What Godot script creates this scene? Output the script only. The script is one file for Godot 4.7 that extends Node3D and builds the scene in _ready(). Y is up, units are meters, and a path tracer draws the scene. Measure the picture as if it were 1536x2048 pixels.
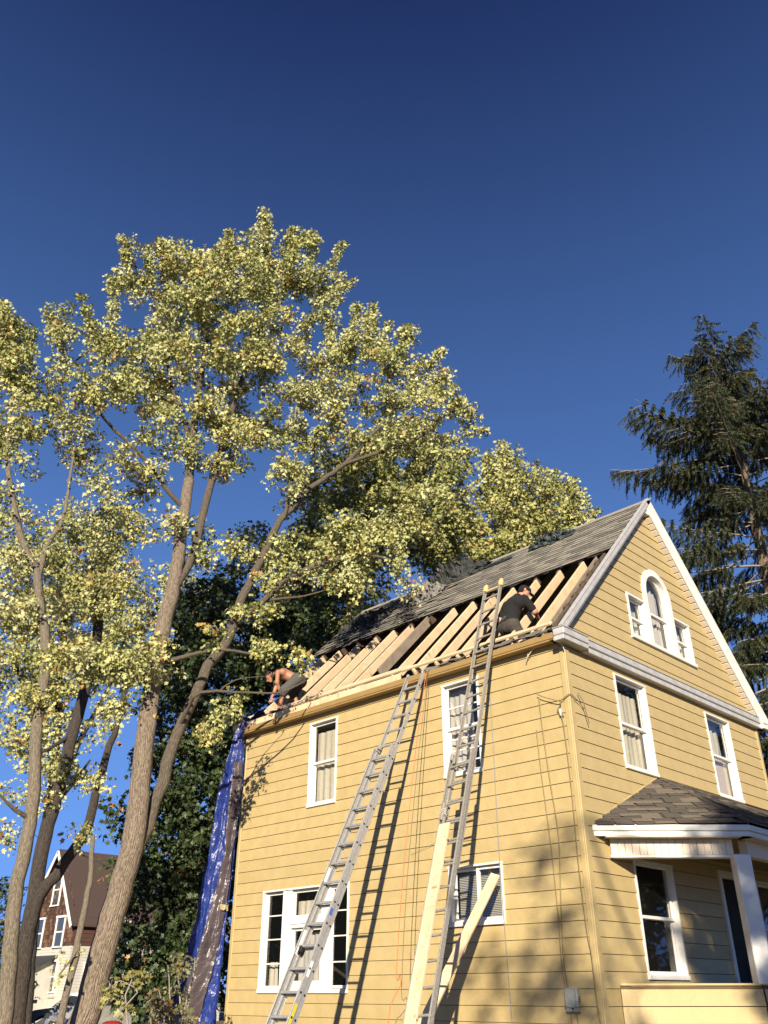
extends Node3D
# A yellow clapboard house whose roof is being re-framed, under a deep blue autumn sky.
# Walls: the long eave wall lies in z = 0 (from x = -8 to 0), the gable wall in x = 0 (from z = 0 to -6.82). Ground at y = -1.1.

const SUN := Vector3(0.795, 0.445, 1.0)
const GROUND := -1.1
const YELLOW := Color(0.44, 0.338, 0.157)
const LEN := 8.0
const DEPTH := 6.82
const APEX := -3.41
const PITCH := 1.02


func _ready() -> void:
	rng.seed = 20240517
	var cam := Camera3D.new()
	cam.name = "camera"
	cam.fov = 61.77
	cam.near = 0.1
	cam.far = 1500.0
	cam.transform = Transform3D(Basis(Vector3(0.71057, -0.00105, -0.70362), Vector3(0.34457, 0.8724, 0.34668), Vector3(0.61348, -0.48879, 0.62026)).orthonormalized(), Vector3(6.8504, 0.4838, 10.8694))
	add_child(cam)
	var e := Environment.new()
	e.background_mode = Environment.BG_SKY
	var sm := ProceduralSkyMaterial.new()
	sm.sky_top_color = lin(SKY_TOP.r, SKY_TOP.g, SKY_TOP.b)
	sm.sky_horizon_color = lin(SKY_LOW.r, SKY_LOW.g, SKY_LOW.b)
	sm.sky_curve = SKY_CURVE
	sm.sky_energy_multiplier = 1.0
	sm.ground_horizon_color = lin(SKY_LOW.r, SKY_LOW.g, SKY_LOW.b)
	sm.ground_bottom_color = lin(0.08, 0.08, 0.06)
	sm.sun_angle_max = 4.0
	var sky := Sky.new()
	sky.sky_material = sm
	e.sky = sky
	e.tonemap_mode = Environment.TONE_MAPPER_LINEAR
	e.tonemap_exposure = EXPOSURE
	e.sdfgi_enabled = true
	e.ssao_enabled = true
	e.ssil_enabled = true
	var we := WorldEnvironment.new()
	we.name = "environment"
	we.environment = e
	add_child(we)
	var sun := DirectionalLight3D.new()
	sun.name = "sun"
	sun.light_color = Color(1.0, 0.945, 0.85)
	sun.light_energy = 1.6
	sun.light_angular_distance = 0.5
	sun.shadow_enabled = true
	add_child(sun)
	sun.look_at_from_position(SUN * 30.0, Vector3.ZERO)
	make_materials()
	ground()
	yellow_house()
	ladders_and_boards()
	ropes_and_wires()
	tarp()
	roof_scraps()
	people()
	plants()
	far_things()


const EXPOSURE := 1.9
const SKY_TOP := Color(0.0006842, 0.001368, 0.02805)
const SKY_LOW := Color(0.1026, 0.233, 0.575)
const SKY_CURVE := 0.4615


func ground() -> void:
	var g := Geo.new()
	var s := 700.0
	g.quad(Vector3(-s, GROUND, s), Vector3(s, GROUND, s), Vector3(s, GROUND, -s), Vector3(-s, GROUND, -s))
	var o := put("ground", g, M.grass, self)
	o.set_meta("kind", "structure")
	o.set_meta("label", "grassy yard behind the trees at the bottom edge of the picture")
class Geo:
	# gathers triangles for one mesh; corners are given counter-clockwise as seen from outside
	var v := PackedVector3Array()
	var n := PackedVector3Array()
	var uv := PackedVector2Array()
	var ix := PackedInt32Array()
	var col := PackedColorArray()

	func quad(a: Vector3, b: Vector3, c: Vector3, d: Vector3, ua := Vector2.ZERO, ub := Vector2.RIGHT, uc := Vector2.ONE, ud := Vector2.DOWN) -> void:
		var m := (c - a).cross(d - b).normalized()
		var k := v.size()
		v.append_array([a, b, c, d])
		n.append_array([m, m, m, m])
		uv.append_array([ua, ub, uc, ud])
		ix.append_array([k, k + 2, k + 1, k, k + 3, k + 2])

	func tri(a: Vector3, b: Vector3, c: Vector3) -> void:
		var m := (b - a).cross(c - a).normalized()
		var k := v.size()
		v.append_array([a, b, c])
		n.append_array([m, m, m])
		uv.append_array([Vector2.ZERO, Vector2.RIGHT, Vector2.ONE])
		ix.append_array([k, k + 2, k + 1])

	func box(T: Transform3D, lo: Vector3, hi: Vector3, bev := 0.0, us := 1.0, uo := Vector2.ZERO) -> void:
		# a box with chamfered edges; texture coordinates run along its longest side (v), in metres times us
		var size := hi - lo
		bev = minf(bev, minf(size.x, minf(size.y, size.z)) * 0.4)
		var lax := size.max_axis_index()
		var mid := (lo + hi) * 0.5
		var h := size * 0.5
		for ax in 3:
			var b1 := (ax + 1) % 3
			var b2 := (ax + 2) % 3
			var vax := lax if lax != ax else b2
			var uax := b1 if b1 != vax else b2
			for s in [-1.0, 1.0]:
				var p: Array[Vector3] = []
				var t: Array[Vector2] = []
				for q in [[-1, -1], [1, -1], [1, 1], [-1, 1]]:
					var e := Vector3.ZERO
					e[ax] = h[ax] * s
					e[b1] = (h[b1] - bev) * q[0]
					e[b2] = (h[b2] - bev) * q[1]
					p.append(T * (mid + e))
					t.append(Vector2((mid + e)[uax], (mid + e)[vax]) * us + uo + Vector2(0.37 * ax, 0.21 * s))
				if s > 0:
					quad(p[0], p[1], p[2], p[3], t[0], t[1], t[2], t[3])
				else:
					quad(p[3], p[2], p[1], p[0], t[3], t[2], t[1], t[0])
		if bev <= 0.0:
			return
		for ax in 3:
			var b1 := (ax + 1) % 3
			var b2 := (ax + 2) % 3
			for s1 in [-1.0, 1.0]:
				for s2 in [-1.0, 1.0]:
					var e := [Vector3.ZERO, Vector3.ZERO, Vector3.ZERO, Vector3.ZERO]
					for q in 4:
						var w := Vector3.ZERO
						w[ax] = (h[ax] - bev) * (-1.0 if q < 2 else 1.0)
						var on1 := q == 0 or q == 3
						w[b1] = s1 * (h[b1] if on1 else h[b1] - bev)
						w[b2] = s2 * (h[b2] - bev if on1 else h[b2])
						e[q] = T * (mid + w)
					var uq := Vector2(0.1, e[0].length()) * us + uo
					var uu := Vector2(0.1, 0.1 + e[2].length()) * us + uo
					if s1 * s2 > 0:
						quad(e[3], e[2], e[1], e[0], uu, uu, uq, uq)
					else:
						quad(e[0], e[1], e[2], e[3], uq, uq, uu, uu)
		for sx in [-1.0, 1.0]:
			for sy in [-1.0, 1.0]:
				for sz in [-1.0, 1.0]:
					var a := T * (mid + Vector3(sx * h.x, sy * (h.y - bev), sz * (h.z - bev)))
					var b := T * (mid + Vector3(sx * (h.x - bev), sy * h.y, sz * (h.z - bev)))
					var c := T * (mid + Vector3(sx * (h.x - bev), sy * (h.y - bev), sz * h.z))
					if sx * sy * sz > 0:
						tri(a, b, c)
					else:
						tri(c, b, a)

	func tube(pts: PackedVector3Array, radii: PackedFloat32Array, sides: int, caps := true, rough := 0.0, sq := 1.0) -> void:
		var m := pts.size()
		if m < 2:
			return
		var base := v.size()
		var t := (pts[1] - pts[0]).normalized()
		var side := t.cross(Vector3.UP if absf(t.y) < 0.9 else Vector3.RIGHT).normalized()
		var along := 0.0
		for i in m:
			if i > 0:
				along += pts[i].distance_to(pts[i - 1])
			var d := (pts[mini(i + 1, m - 1)] - pts[maxi(i - 1, 0)]).normalized()
			side = (side - d * side.dot(d)).normalized()
			var up := d.cross(side)
			for j in sides + 1:
				var a := TAU * j / sides
				var r := radii[i]
				if rough > 0.0:
					r *= 1.0 + rough * sin(3.0 * a + along * 1.1) * sin(along * 2.3 + 1.7) + rough * 0.6 * sin(5.0 * a - along * 1.9)
				var dir := side * cos(a) + up * sin(a) * sq
				v.append(pts[i] + dir * r)
				n.append(dir.normalized())
				uv.append(Vector2(float(j) / sides, along))
		for i in m - 1:
			for j in sides:
				var a := base + i * (sides + 1) + j
				var b := a + sides + 1
				ix.append_array([a, b, a + 1, a + 1, b, b + 1])
		if caps:
			for e in 2:
				var k := base + (m - 1) * (sides + 1) * e
				var c := v.size()
				v.append(pts[(m - 1) * e])
				var nn := (pts[1] - pts[0]).normalized() * -1.0 if e == 0 else (pts[m - 1] - pts[m - 2]).normalized()
				n.append(nn)
				uv.append(Vector2.ZERO)
				for j in sides:
					v.append(v[k + j])
					n.append(nn)
					uv.append(Vector2.ZERO)
				for j in sides:
					var p := c + 1 + j
					var q := c + 1 + (j + 1) % sides
					ix.append_array([c, q, p] if e == 1 else [c, p, q])

	func grid(f: Callable, nu: int, nv: int) -> void:
		# a smooth sheet f(u, v), both in 0..1
		var base := v.size()
		for j in nv + 1:
			for i in nu + 1:
				v.append(f.call(float(i) / nu, float(j) / nv))
				uv.append(Vector2(float(i) / nu, float(j) / nv))
				n.append(Vector3.ZERO)
		for j in nv:
			for i in nu:
				var a := base + j * (nu + 1) + i
				var b := a + nu + 1
				var m := (v[a + 1] - v[a]).cross(v[b] - v[a]) + (v[b + 1] - v[b]).cross(v[b + 1] - v[a + 1])
				for k in [a, a + 1, b, b + 1]:
					n[k] += m
				ix.append_array([a, b, a + 1, a + 1, b, b + 1])
		for k in range(base, v.size()):
			n[k] = n[k].normalized()

	func mesh(m: Material) -> ArrayMesh:
		var arr := []
		arr.resize(Mesh.ARRAY_MAX)
		arr[Mesh.ARRAY_VERTEX] = v
		arr[Mesh.ARRAY_NORMAL] = n
		arr[Mesh.ARRAY_TEX_UV] = uv
		arr[Mesh.ARRAY_INDEX] = ix
		if col.size() == v.size() and col.size() > 0:
			arr[Mesh.ARRAY_COLOR] = col
		var o := ArrayMesh.new()
		o.add_surface_from_arrays(Mesh.PRIMITIVE_TRIANGLES, arr)
		o.surface_set_material(0, m)
		return o


const ID := Transform3D.IDENTITY
var M := {}
var used := {}
var rng := RandomNumberGenerator.new()


func numbered(called: String, parent: Node) -> String:
	var key := str(parent.get_instance_id()) + called
	var k: int = used.get(key, 0)
	used[key] = k + 1
	return called if k == 0 else "%s_%03d" % [called, k]


func world_of(node: Node) -> Transform3D:
	var t := ID
	while node is Node3D and node != self:
		t = node.transform * t
		node = node.get_parent()
	return t


func thing(called: String, label: String, category: String, at := Vector3.ZERO, group := "", turn := ID.basis) -> Node3D:
	var o := Node3D.new()
	o.name = numbered(called, self)
	o.transform = Transform3D(turn, at)
	add_child(o, true)
	return tag(o, label, category, group)


func tag(o: Node3D, label: String, category: String, group := "") -> Node3D:
	o.set_meta("label", label)
	o.set_meta("category", category)
	if group != "":
		o.set_meta("group", group)
	return o


func holder(called: String, parent: Node3D) -> Node3D:
	var o := Node3D.new()
	o.name = numbered(called, parent)
	parent.add_child(o, true)
	return o


func put(called: String, g: Geo, m: Material, parent: Node, in_world := true) -> MeshInstance3D:
	# one named mesh; with in_world its corners are world coordinates wherever its parent stands
	var o := MeshInstance3D.new()
	o.name = numbered(called, parent)
	o.mesh = g.mesh(m)
	if in_world and parent != self:
		o.transform = world_of(parent).affine_inverse()
	parent.add_child(o, true)
	return o


func stuff(o: Node3D) -> Node3D:
	o.set_meta("kind", "stuff")
	return o


func place(called: String, mesh: Mesh, t: Transform3D, parent: Node3D) -> MeshInstance3D:
	# a piece that shares its mesh; t is in world coordinates
	var o := MeshInstance3D.new()
	o.name = numbered(called, parent)
	o.mesh = mesh
	o.transform = world_of(parent).affine_inverse() * t
	parent.add_child(o, true)
	return o


func many(called: String, mesh: Mesh, ts: Array, cols: Array, parent: Node3D) -> MultiMeshInstance3D:
	var mm := MultiMesh.new()
	mm.transform_format = MultiMesh.TRANSFORM_3D
	mm.use_colors = not cols.is_empty()
	mm.mesh = mesh
	mm.instance_count = ts.size()
	var inv := world_of(parent).affine_inverse() if parent != self else ID
	for i in ts.size():
		mm.set_instance_transform(i, inv * ts[i])
		if not cols.is_empty():
			mm.set_instance_color(i, cols[i])
	var o := MultiMeshInstance3D.new()
	o.name = numbered(called, parent)
	o.multimesh = mm
	o.set_meta("kind", "stuff")
	parent.add_child(o, true)
	return o


func lin(r: float, g: float, b: float) -> Color:
	return Color(r, g, b).linear_to_srgb()


func std(c: Color, rough := 0.7, metal := 0.0) -> StandardMaterial3D:
	# c holds linear, real-world base colours
	var m := StandardMaterial3D.new()
	m.albedo_color = c.linear_to_srgb()
	m.roughness = rough
	m.metallic = metal
	m.cull_mode = BaseMaterial3D.CULL_DISABLED
	return m


func noise_at(freq: float, s: int, oct := 4) -> FastNoiseLite:
	var f := FastNoiseLite.new()
	f.seed = s
	f.frequency = freq
	f.noise_type = FastNoiseLite.TYPE_SIMPLEX_SMOOTH
	f.fractal_octaves = oct
	return f


func mottle(w: int, h: int, freq: float, s: int, lo: Color, hi: Color, oct := 5) -> ImageTexture:
	# seamless noise between two linear colours (as factors of the albedo colour)
	var src := noise_at(freq, s, oct).get_seamless_image(w, h)
	var im := Image.create(w, h, false, Image.FORMAT_RGB8)
	for y in h:
		for x in w:
			im.set_pixel(x, y, lo.lerp(hi, src.get_pixel(x, y).r).linear_to_srgb())
	return ImageTexture.create_from_image(im)


func bumps(w: int, h: int, freq: float, s: int, scale: float, oct := 5) -> ImageTexture:
	var src := noise_at(freq, s, oct).get_seamless_image(w, h)
	src.convert(Image.FORMAT_RGBA8)
	src.bump_map_to_normal_map(scale)
	return ImageTexture.create_from_image(src)


func dress(m: StandardMaterial3D, tex: Texture2D, normal: Texture2D, scale: float, strength := 1.0) -> StandardMaterial3D:
	m.albedo_texture = tex
	if normal:
		m.normal_enabled = true
		m.normal_texture = normal
		m.normal_scale = strength
	m.uv1_triplanar = true
	m.uv1_world_triplanar = true
	m.uv1_scale = Vector3.ONE * scale
	return m


func grain_texture(s: int, light: Color, dark: Color, knots: int) -> ImageTexture:
	# sawn softwood: long streaks along v, with a few knots
	var w := 128
	var h := 1024
	var f := noise_at(0.02, s, 3)
	var fine := noise_at(0.25, s + 1, 2)
	var r := RandomNumberGenerator.new()
	r.seed = s
	var spots: Array[Vector2] = []
	for k in knots:
		spots.append(Vector2(r.randf() * w, r.randf() * h))
	var im := Image.create(w, h, false, Image.FORMAT_RGB8)
	for y in h:
		for x in w:
			var bend := f.get_noise_2d(x * 0.5, y * 0.12) * 9.0
			var near := 0.0
			for p in spots:
				var d := Vector2((x - p.x), (y - p.y) * 0.55)
				var l := d.length_squared()
				if l < 900.0:
					bend += 14.0 * exp(-l / 160.0)
					near = maxf(near, exp(-l / 14.0))
			var g := 0.5 + 0.5 * sin((x * 0.24 + bend))
			var t := 0.30 * g * g + 0.22 * absf(fine.get_noise_2d(x * 2.0, y * 0.05)) + 0.25 * (0.5 + f.get_noise_2d(x * 0.2 + 300, y * 0.03))
			var c := light.lerp(dark, clampf(t, 0.0, 1.0))
			c = c.lerp(dark * 0.42, near * 0.9)
			im.set_pixel(x, y, c.linear_to_srgb())
	return ImageTexture.create_from_image(im)


func make_materials() -> void:
	var paint_n := bumps(512, 512, 0.03, 11, 3.0)
	var paint_t := mottle(512, 512, 0.006, 3, Color(0.88, 0.87, 0.84), Color(1.0, 1.0, 1.0))
	M.yellow = dress(std(YELLOW, 0.5), paint_t, paint_n, 0.9, 0.25)
	for k in 3:
		M["yellow%d" % k] = dress(std(YELLOW * [1.0, 0.965, 1.02][k], [0.5, 0.55, 0.46][k]), paint_t, paint_n, [0.9, 0.7, 1.1][k], 0.28)
	M.trim_yellow = dress(std(YELLOW * 0.97, 0.5), paint_t, paint_n, 0.9, 0.2)
	M.ochre = dress(std(Color(0.294, 0.189, 0.07), 0.6), paint_t, paint_n, 1.3, 0.4)
	M.white = dress(std(Color(0.7068, 0.6975, 0.6603), 0.45), mottle(256, 256, 0.01, 5, Color(0.86, 0.85, 0.82), Color(1, 1, 1)), paint_n, 1.2, 0.2)
	M.gutter = dress(std(Color(0.4588, 0.4514, 0.444), 0.4), mottle(256, 256, 0.012, 8, Color(0.74, 0.73, 0.72), Color(1, 1, 1)), paint_n, 1.5, 0.3)
	M.cream = dress(std(Color(0.624, 0.546, 0.4368), 0.5), paint_t, null, 1.2)
	M.joint = std(Color(0.112, 0.07, 0.028), 0.9)
	M.inside = std(Color(0.10, 0.09, 0.075), 0.9)
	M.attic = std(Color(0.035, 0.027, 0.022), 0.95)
	M.dark = std(Color(0.02, 0.018, 0.016), 0.9)
	M.concrete = dress(std(Color(0.21, 0.203, 0.182), 0.9), mottle(256, 256, 0.02, 21, Color(0.6, 0.6, 0.6), Color(1, 1, 1)), bumps(256, 256, 0.05, 22, 5.0), 0.7)
	for k in 3:
		var p := std(Color(1, 1, 1), 0.65)
		p.albedo_texture = grain_texture(40 + k, Color(0.6216, 0.4958, 0.333) * [1.08, 1.0, 1.1][k], Color(0.4736, 0.3256, 0.1776), 9)
		M["pine%d" % k] = p
	var old := std(Color(1, 1, 1), 0.9)
	old.albedo_texture = grain_texture(77, Color(0.1152, 0.0756, 0.0504), Color(0.036, 0.02376, 0.018), 6)
	M.old_wood = old
	var weathered := std(Color(1, 1, 1), 0.85)
	weathered.albedo_texture = grain_texture(78, Color(0.2592, 0.2088, 0.1584), Color(0.1152, 0.0864, 0.0648), 6)
	M.weathered = weathered
	var grit := mottle(512, 512, 0.16, 31, Color(0.45, 0.45, 0.45), Color(1.25, 1.25, 1.25), 3)
	var grit_n := bumps(512, 512, 0.2, 32, 8.0, 3)
	var tones := [Color(0.28, 0.26, 0.22), Color(0.23, 0.215, 0.185), Color(0.34, 0.31, 0.255), Color(0.17, 0.158, 0.138)]
	for k in 4:
		M["shingle%d" % k] = dress(std(tones[k], 0.95), grit, grit_n, 2.2, 0.6)
	M.porch_shingle = dress(std(Color(0.0936, 0.0792, 0.0648), 0.95), grit, grit_n, 2.2, 0.8)
	M.porch_shingle_pale = dress(std(Color(0.1728, 0.144, 0.108), 0.95), grit, grit_n, 2.2, 0.8)
	M.felt = dress(std(Color(0.036, 0.04, 0.0384), 0.8), grit, bumps(256, 256, 0.03, 35, 14.0), 1.2, 1.0)
	M.green_felt = dress(std(Color(0.045, 0.06375, 0.06375), 0.55), grit, bumps(256, 256, 0.03, 35, 14.0), 1.2, 1.0)
	M.grey_rag = dress(std(Color(0.21, 0.203, 0.189), 0.8), grit, bumps(256, 256, 0.03, 36, 14.0), 1.2, 1.0)
	var glass := std(Color(0.05, 0.055, 0.06), 0.02)
	glass.albedo_color.a = 0.08
	glass.transparency = BaseMaterial3D.TRANSPARENCY_ALPHA
	glass.metallic_specular = 0.5
	M.glass = glass
	M.curtain = dress(std(Color(0.4092, 0.3828, 0.3102), 0.9), paint_t, null, 2.0)
	M.sheer = dress(std(Color(0.363, 0.3498, 0.3168), 0.9), paint_t, null, 2.0)
	M.shade = std(Color(0.408, 0.3536, 0.2856), 0.8)
	M.blind = std(Color(0.363, 0.3498, 0.3036), 0.6)
	M.alu = dress(std(Color(0.42, 0.415, 0.41), 0.42, 0.35), mottle(256, 256, 0.03, 51, Color(0.75, 0.75, 0.74), Color(1, 1, 1)), bumps(256, 256, 0.08, 52, 3.0), 2.0, 0.3)
	M.old_alu = dress(std(Color(0.38, 0.355, 0.31), 0.6, 0.25), mottle(256, 256, 0.04, 53, Color(0.55, 0.54, 0.52), Color(1, 1, 1)), bumps(256, 256, 0.08, 54, 5.0), 2.5, 0.5)
	M.rubber_tan = std(Color(0.465, 0.36, 0.165), 0.8)
	M.black = std(Color(0.012, 0.012, 0.013), 0.6)
	M.label_yellow = std(Color(0.5625, 0.45, 0.0225), 0.5)
	M.label_white = std(Color(0.7, 0.7, 0.68), 0.5)
	M.label_blue = std(Color(0.05, 0.10, 0.45), 0.5)
	M.orange = std(Color(0.48, 0.16, 0.048), 0.8)
	M.wire = std(Color(0.16, 0.12, 0.07), 0.7)
	M.wire_yellow = dress(std(YELLOW * 0.55, 0.6), paint_t, null, 1.0)
	M.wire_grey = std(Color(0.20, 0.20, 0.21), 0.6)
	M.wire_white = std(Color(0.48, 0.464, 0.4), 0.6)
	M.box_grey = dress(std(Color(0.2592, 0.2736, 0.2592), 0.55), paint_t, null, 3.0)
	var crinkle := bumps(512, 512, 0.022, 61, 16.0, 5)
	M.tarp = dress(std(Color(0.016, 0.032, 0.17), 0.34), mottle(256, 256, 0.01, 62, Color(0.75, 0.75, 0.8), Color(1.1, 1.1, 1.1)), crinkle, 0.7, 0.35)
	M.tarp_brown = dress(std(Color(0.075, 0.0585, 0.06375), 0.32), mottle(256, 256, 0.01, 63, Color(0.7, 0.7, 0.75), Color(1.1, 1.1, 1.1)), crinkle, 0.7, 0.35)
	M.tape = std(Color(0.294, 0.238, 0.112), 0.5)
	var bark_n := bark_normal()
	var bt := mottle(512, 512, 0.02, 71, Color(0.45, 0.44, 0.43), Color(1.2, 1.2, 1.2))
	M.bark = barked(Color(0.275, 0.215, 0.158), bt, bark_n)
	M.bark_grey = barked(Color(0.252, 0.21, 0.154), bt, bark_n)
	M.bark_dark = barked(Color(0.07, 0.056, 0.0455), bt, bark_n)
	M.bark_limb = barked(Color(0.15, 0.122, 0.09), bt, bark_n)
	M.twig = std(Color(0.075, 0.06, 0.045), 0.9)
	M.twig_pale = std(Color(0.252, 0.217, 0.175), 0.9)
	M.bark_spruce = barked(Color(0.231, 0.175, 0.126), bt, bark_n)
	var leaf := std(Color(1, 1, 1), 0.55)
	leaf.vertex_color_use_as_albedo = true
	leaf.backlight_enabled = true
	leaf.backlight = Color(0.112, 0.112, 0.035)
	M.leaf = leaf
	var needle := std(Color(1, 1, 1), 0.6)
	needle.vertex_color_use_as_albedo = true
	M.needle = needle
	M.skin = dress(std(Color(0.357, 0.17, 0.102), 0.55), mottle(256, 256, 0.03, 81, Color(0.85, 0.8, 0.78), Color(1, 1, 1)), null, 3.0)
	M.skin_pink = std(Color(0.442, 0.204, 0.136), 0.55)
	M.hair = std(Color(0.05, 0.03, 0.02), 0.8)
	M.shorts = dress(std(Color(0.0825, 0.07875, 0.075), 0.9), mottle(256, 256, 0.03, 83, Color(0.6, 0.6, 0.6), Color(1.1, 1.1, 1.1)), bumps(256, 256, 0.02, 84, 10.0), 3.0, 0.8)
	M.khaki = dress(std(Color(0.06, 0.052, 0.042), 0.9), mottle(256, 256, 0.03, 85, Color(0.6, 0.6, 0.6), Color(1.1, 1.1, 1.1)), bumps(256, 256, 0.02, 84, 10.0), 3.0, 0.8)
	M.black_cloth = dress(std(Color(0.008, 0.008, 0.009), 0.95), grit, bumps(256, 256, 0.02, 86, 10.0), 3.0, 0.8)
	M.shoe = std(Color(0.09, 0.07, 0.06), 0.8)
	M.grass = dress(std(Color(0.14, 0.112, 0.055), 0.95), mottle(512, 512, 0.02, 91, Color(0.5, 0.5, 0.45), Color(1.3, 1.3, 1.2)), bumps(256, 256, 0.06, 92, 8.0), 0.35)
	M.brown_shingle = dress(std(Color(0.0792, 0.0324, 0.02016), 0.9), mottle(256, 256, 0.06, 93, Color(0.6, 0.6, 0.6), Color(1.5, 1.4, 1.3)), null, 1.5)
	M.brown_shingle_pale = std(Color(0.13, 0.075, 0.05), 0.9)
	M.brown_shingle_dark = std(Color(0.045, 0.022, 0.016), 0.9)
	M.brown_roof = dress(std(Color(0.075, 0.0465, 0.039), 0.95), grit, null, 1.0)
	M.white_siding = dress(std(Color(0.504, 0.4824, 0.432), 0.6), paint_t, null, 0.7)
	M.old_pane = std(Color(0.05, 0.055, 0.06), 0.08)
	M.dark_roof = std(Color(0.03, 0.032, 0.035), 0.9)
	M.car_dark = std(Color(0.012, 0.014, 0.018), 0.25)
	M.car_silver = std(Color(0.22, 0.23, 0.24), 0.3, 0.4)
	M.car_glass = std(Color(0.02, 0.022, 0.025), 0.04)
	M.tyre = std(Color(0.015, 0.015, 0.015), 0.9)
	M.chrome = std(Color(0.6, 0.6, 0.6), 0.25, 0.8)
	M.tail = std(Color(0.35, 0.02, 0.02), 0.3)
	M.red_cover = dress(std(Color(0.288, 0.02, 0.0176), 0.5), paint_t, bumps(256, 256, 0.02, 95, 10.0), 1.0)
	M.red_roof = dress(std(Color(0.1872, 0.0612, 0.0504), 0.9), grit, null, 1.0)


func bark_normal() -> ImageTexture:
	# furrows that run up the stem
	var w := 256
	var h := 256
	var f := noise_at(0.05, 72, 4)
	var im := Image.create(w, h, false, Image.FORMAT_RGBA8)
	for y in h:
		for x in w:
			var a := TAU * x / w
			var b := TAU * y / h
			var q := f.get_noise_3d(cos(a) * 95.0, sin(a) * 95.0, cos(b) * 16.0 + 7.0 * sin(b))
			var g := clampf(0.5 + q * 1.3, 0.0, 1.0)
			im.set_pixel(x, y, Color(g, g, g))
	im.bump_map_to_normal_map(12.0)
	return ImageTexture.create_from_image(im)


func barked(c: Color, t: Texture2D, nt: Texture2D) -> StandardMaterial3D:
	var m := std(c, 0.92)
	m.albedo_texture = t
	m.normal_enabled = true
	m.normal_texture = nt
	m.normal_scale = 1.2
	m.uv1_scale = Vector3(2, 0.8, 1)
	return m


# ---------------------------------------------------------------- the yellow house

func on_wall(side: String, a: float, y: float, d: float) -> Vector3:
	# a runs along the wall (x on the eave wall, z on the gable wall), d is the distance in front of it
	return Vector3(a, y, d) if side == "eave" else Vector3(d, y, a)


func wall_box(g: Geo, side: String, a0: float, a1: float, y0: float, y1: float, d0: float, d1: float, bev := 0.0, us := 1.0, uo := Vector2.ZERO) -> void:
	var p := on_wall(side, minf(a0, a1), y0, d0)
	var q := on_wall(side, maxf(a0, a1), y1, d1)
	g.box(ID, p.min(q), p.max(q), bev, us, uo)


func spans(a0: float, a1: float, y0: float, y1: float, holes: Array) -> Array:
	# the parts of a band of wall that no opening interrupts, as [a0, a1, y0, y1]
	var ys := [y0, y1]
	for h in holes:
		for y in [h[2], h[3]]:
			if y > y0 + 0.004 and y < y1 - 0.004:
				ys.append(y)
	ys.sort()
	var out := []
	for k in ys.size() - 1:
		if ys[k + 1] - ys[k] < 0.003:
			continue
		var m: float = (ys[k] + ys[k + 1]) * 0.5
		var free := [[a0, a1]]
		for h in holes:
			if m <= h[2] or m >= h[3]:
				continue
			var next := []
			for f in free:
				if h[1] <= f[0] or h[0] >= f[1]:
					next.append(f)
					continue
				if h[0] > f[0]:
					next.append([f[0], h[0]])
				if h[1] < f[1]:
					next.append([h[1], f[1]])
			free = next
		for f in free:
			if f[1] - f[0] > 0.01:
				out.append([f[0], f[1], ys[k], ys[k + 1]])
	return out


func clapboard(g: Geo, side: String, a: Array, y0: float, y1: float, butt: bool, course0: float) -> void:
	# a = [start at the bottom, end at the bottom, start at the top, end at the top]
	var turn := side == "gable"
	var dep := func(y: float) -> float: return lerpf(0.022, 0.008, clampf((y - course0) / 0.2, 0.0, 1.0))
	var p0 := on_wall(side, a[0], y0, dep.call(y0))
	var p1 := on_wall(side, a[1], y0, dep.call(y0))
	var p2 := on_wall(side, a[3], y1, dep.call(y1))
	var p3 := on_wall(side, a[2], y1, dep.call(y1))
	var q0 := on_wall(side, a[0], y0, 0.0)
	var q1 := on_wall(side, a[1], y0, 0.0)
	var q2 := on_wall(side, a[3], y1, 0.0)
	var q3 := on_wall(side, a[2], y1, 0.0)
	if turn:
		g.quad(p1, p0, p3, p2)
		g.quad(p0, p1, q1, q0)
		g.quad(p2, p3, q3, q2)
		g.quad(p0, q0, q3, p3)
		g.quad(q1, p1, p2, q2)
	else:
		g.quad(p0, p1, p2, p3)
		g.quad(q0, q1, p1, p0)
		g.quad(p3, p2, q2, q3)
		g.quad(q0, p0, p3, q3)
		g.quad(p1, q1, q2, p2)


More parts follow.
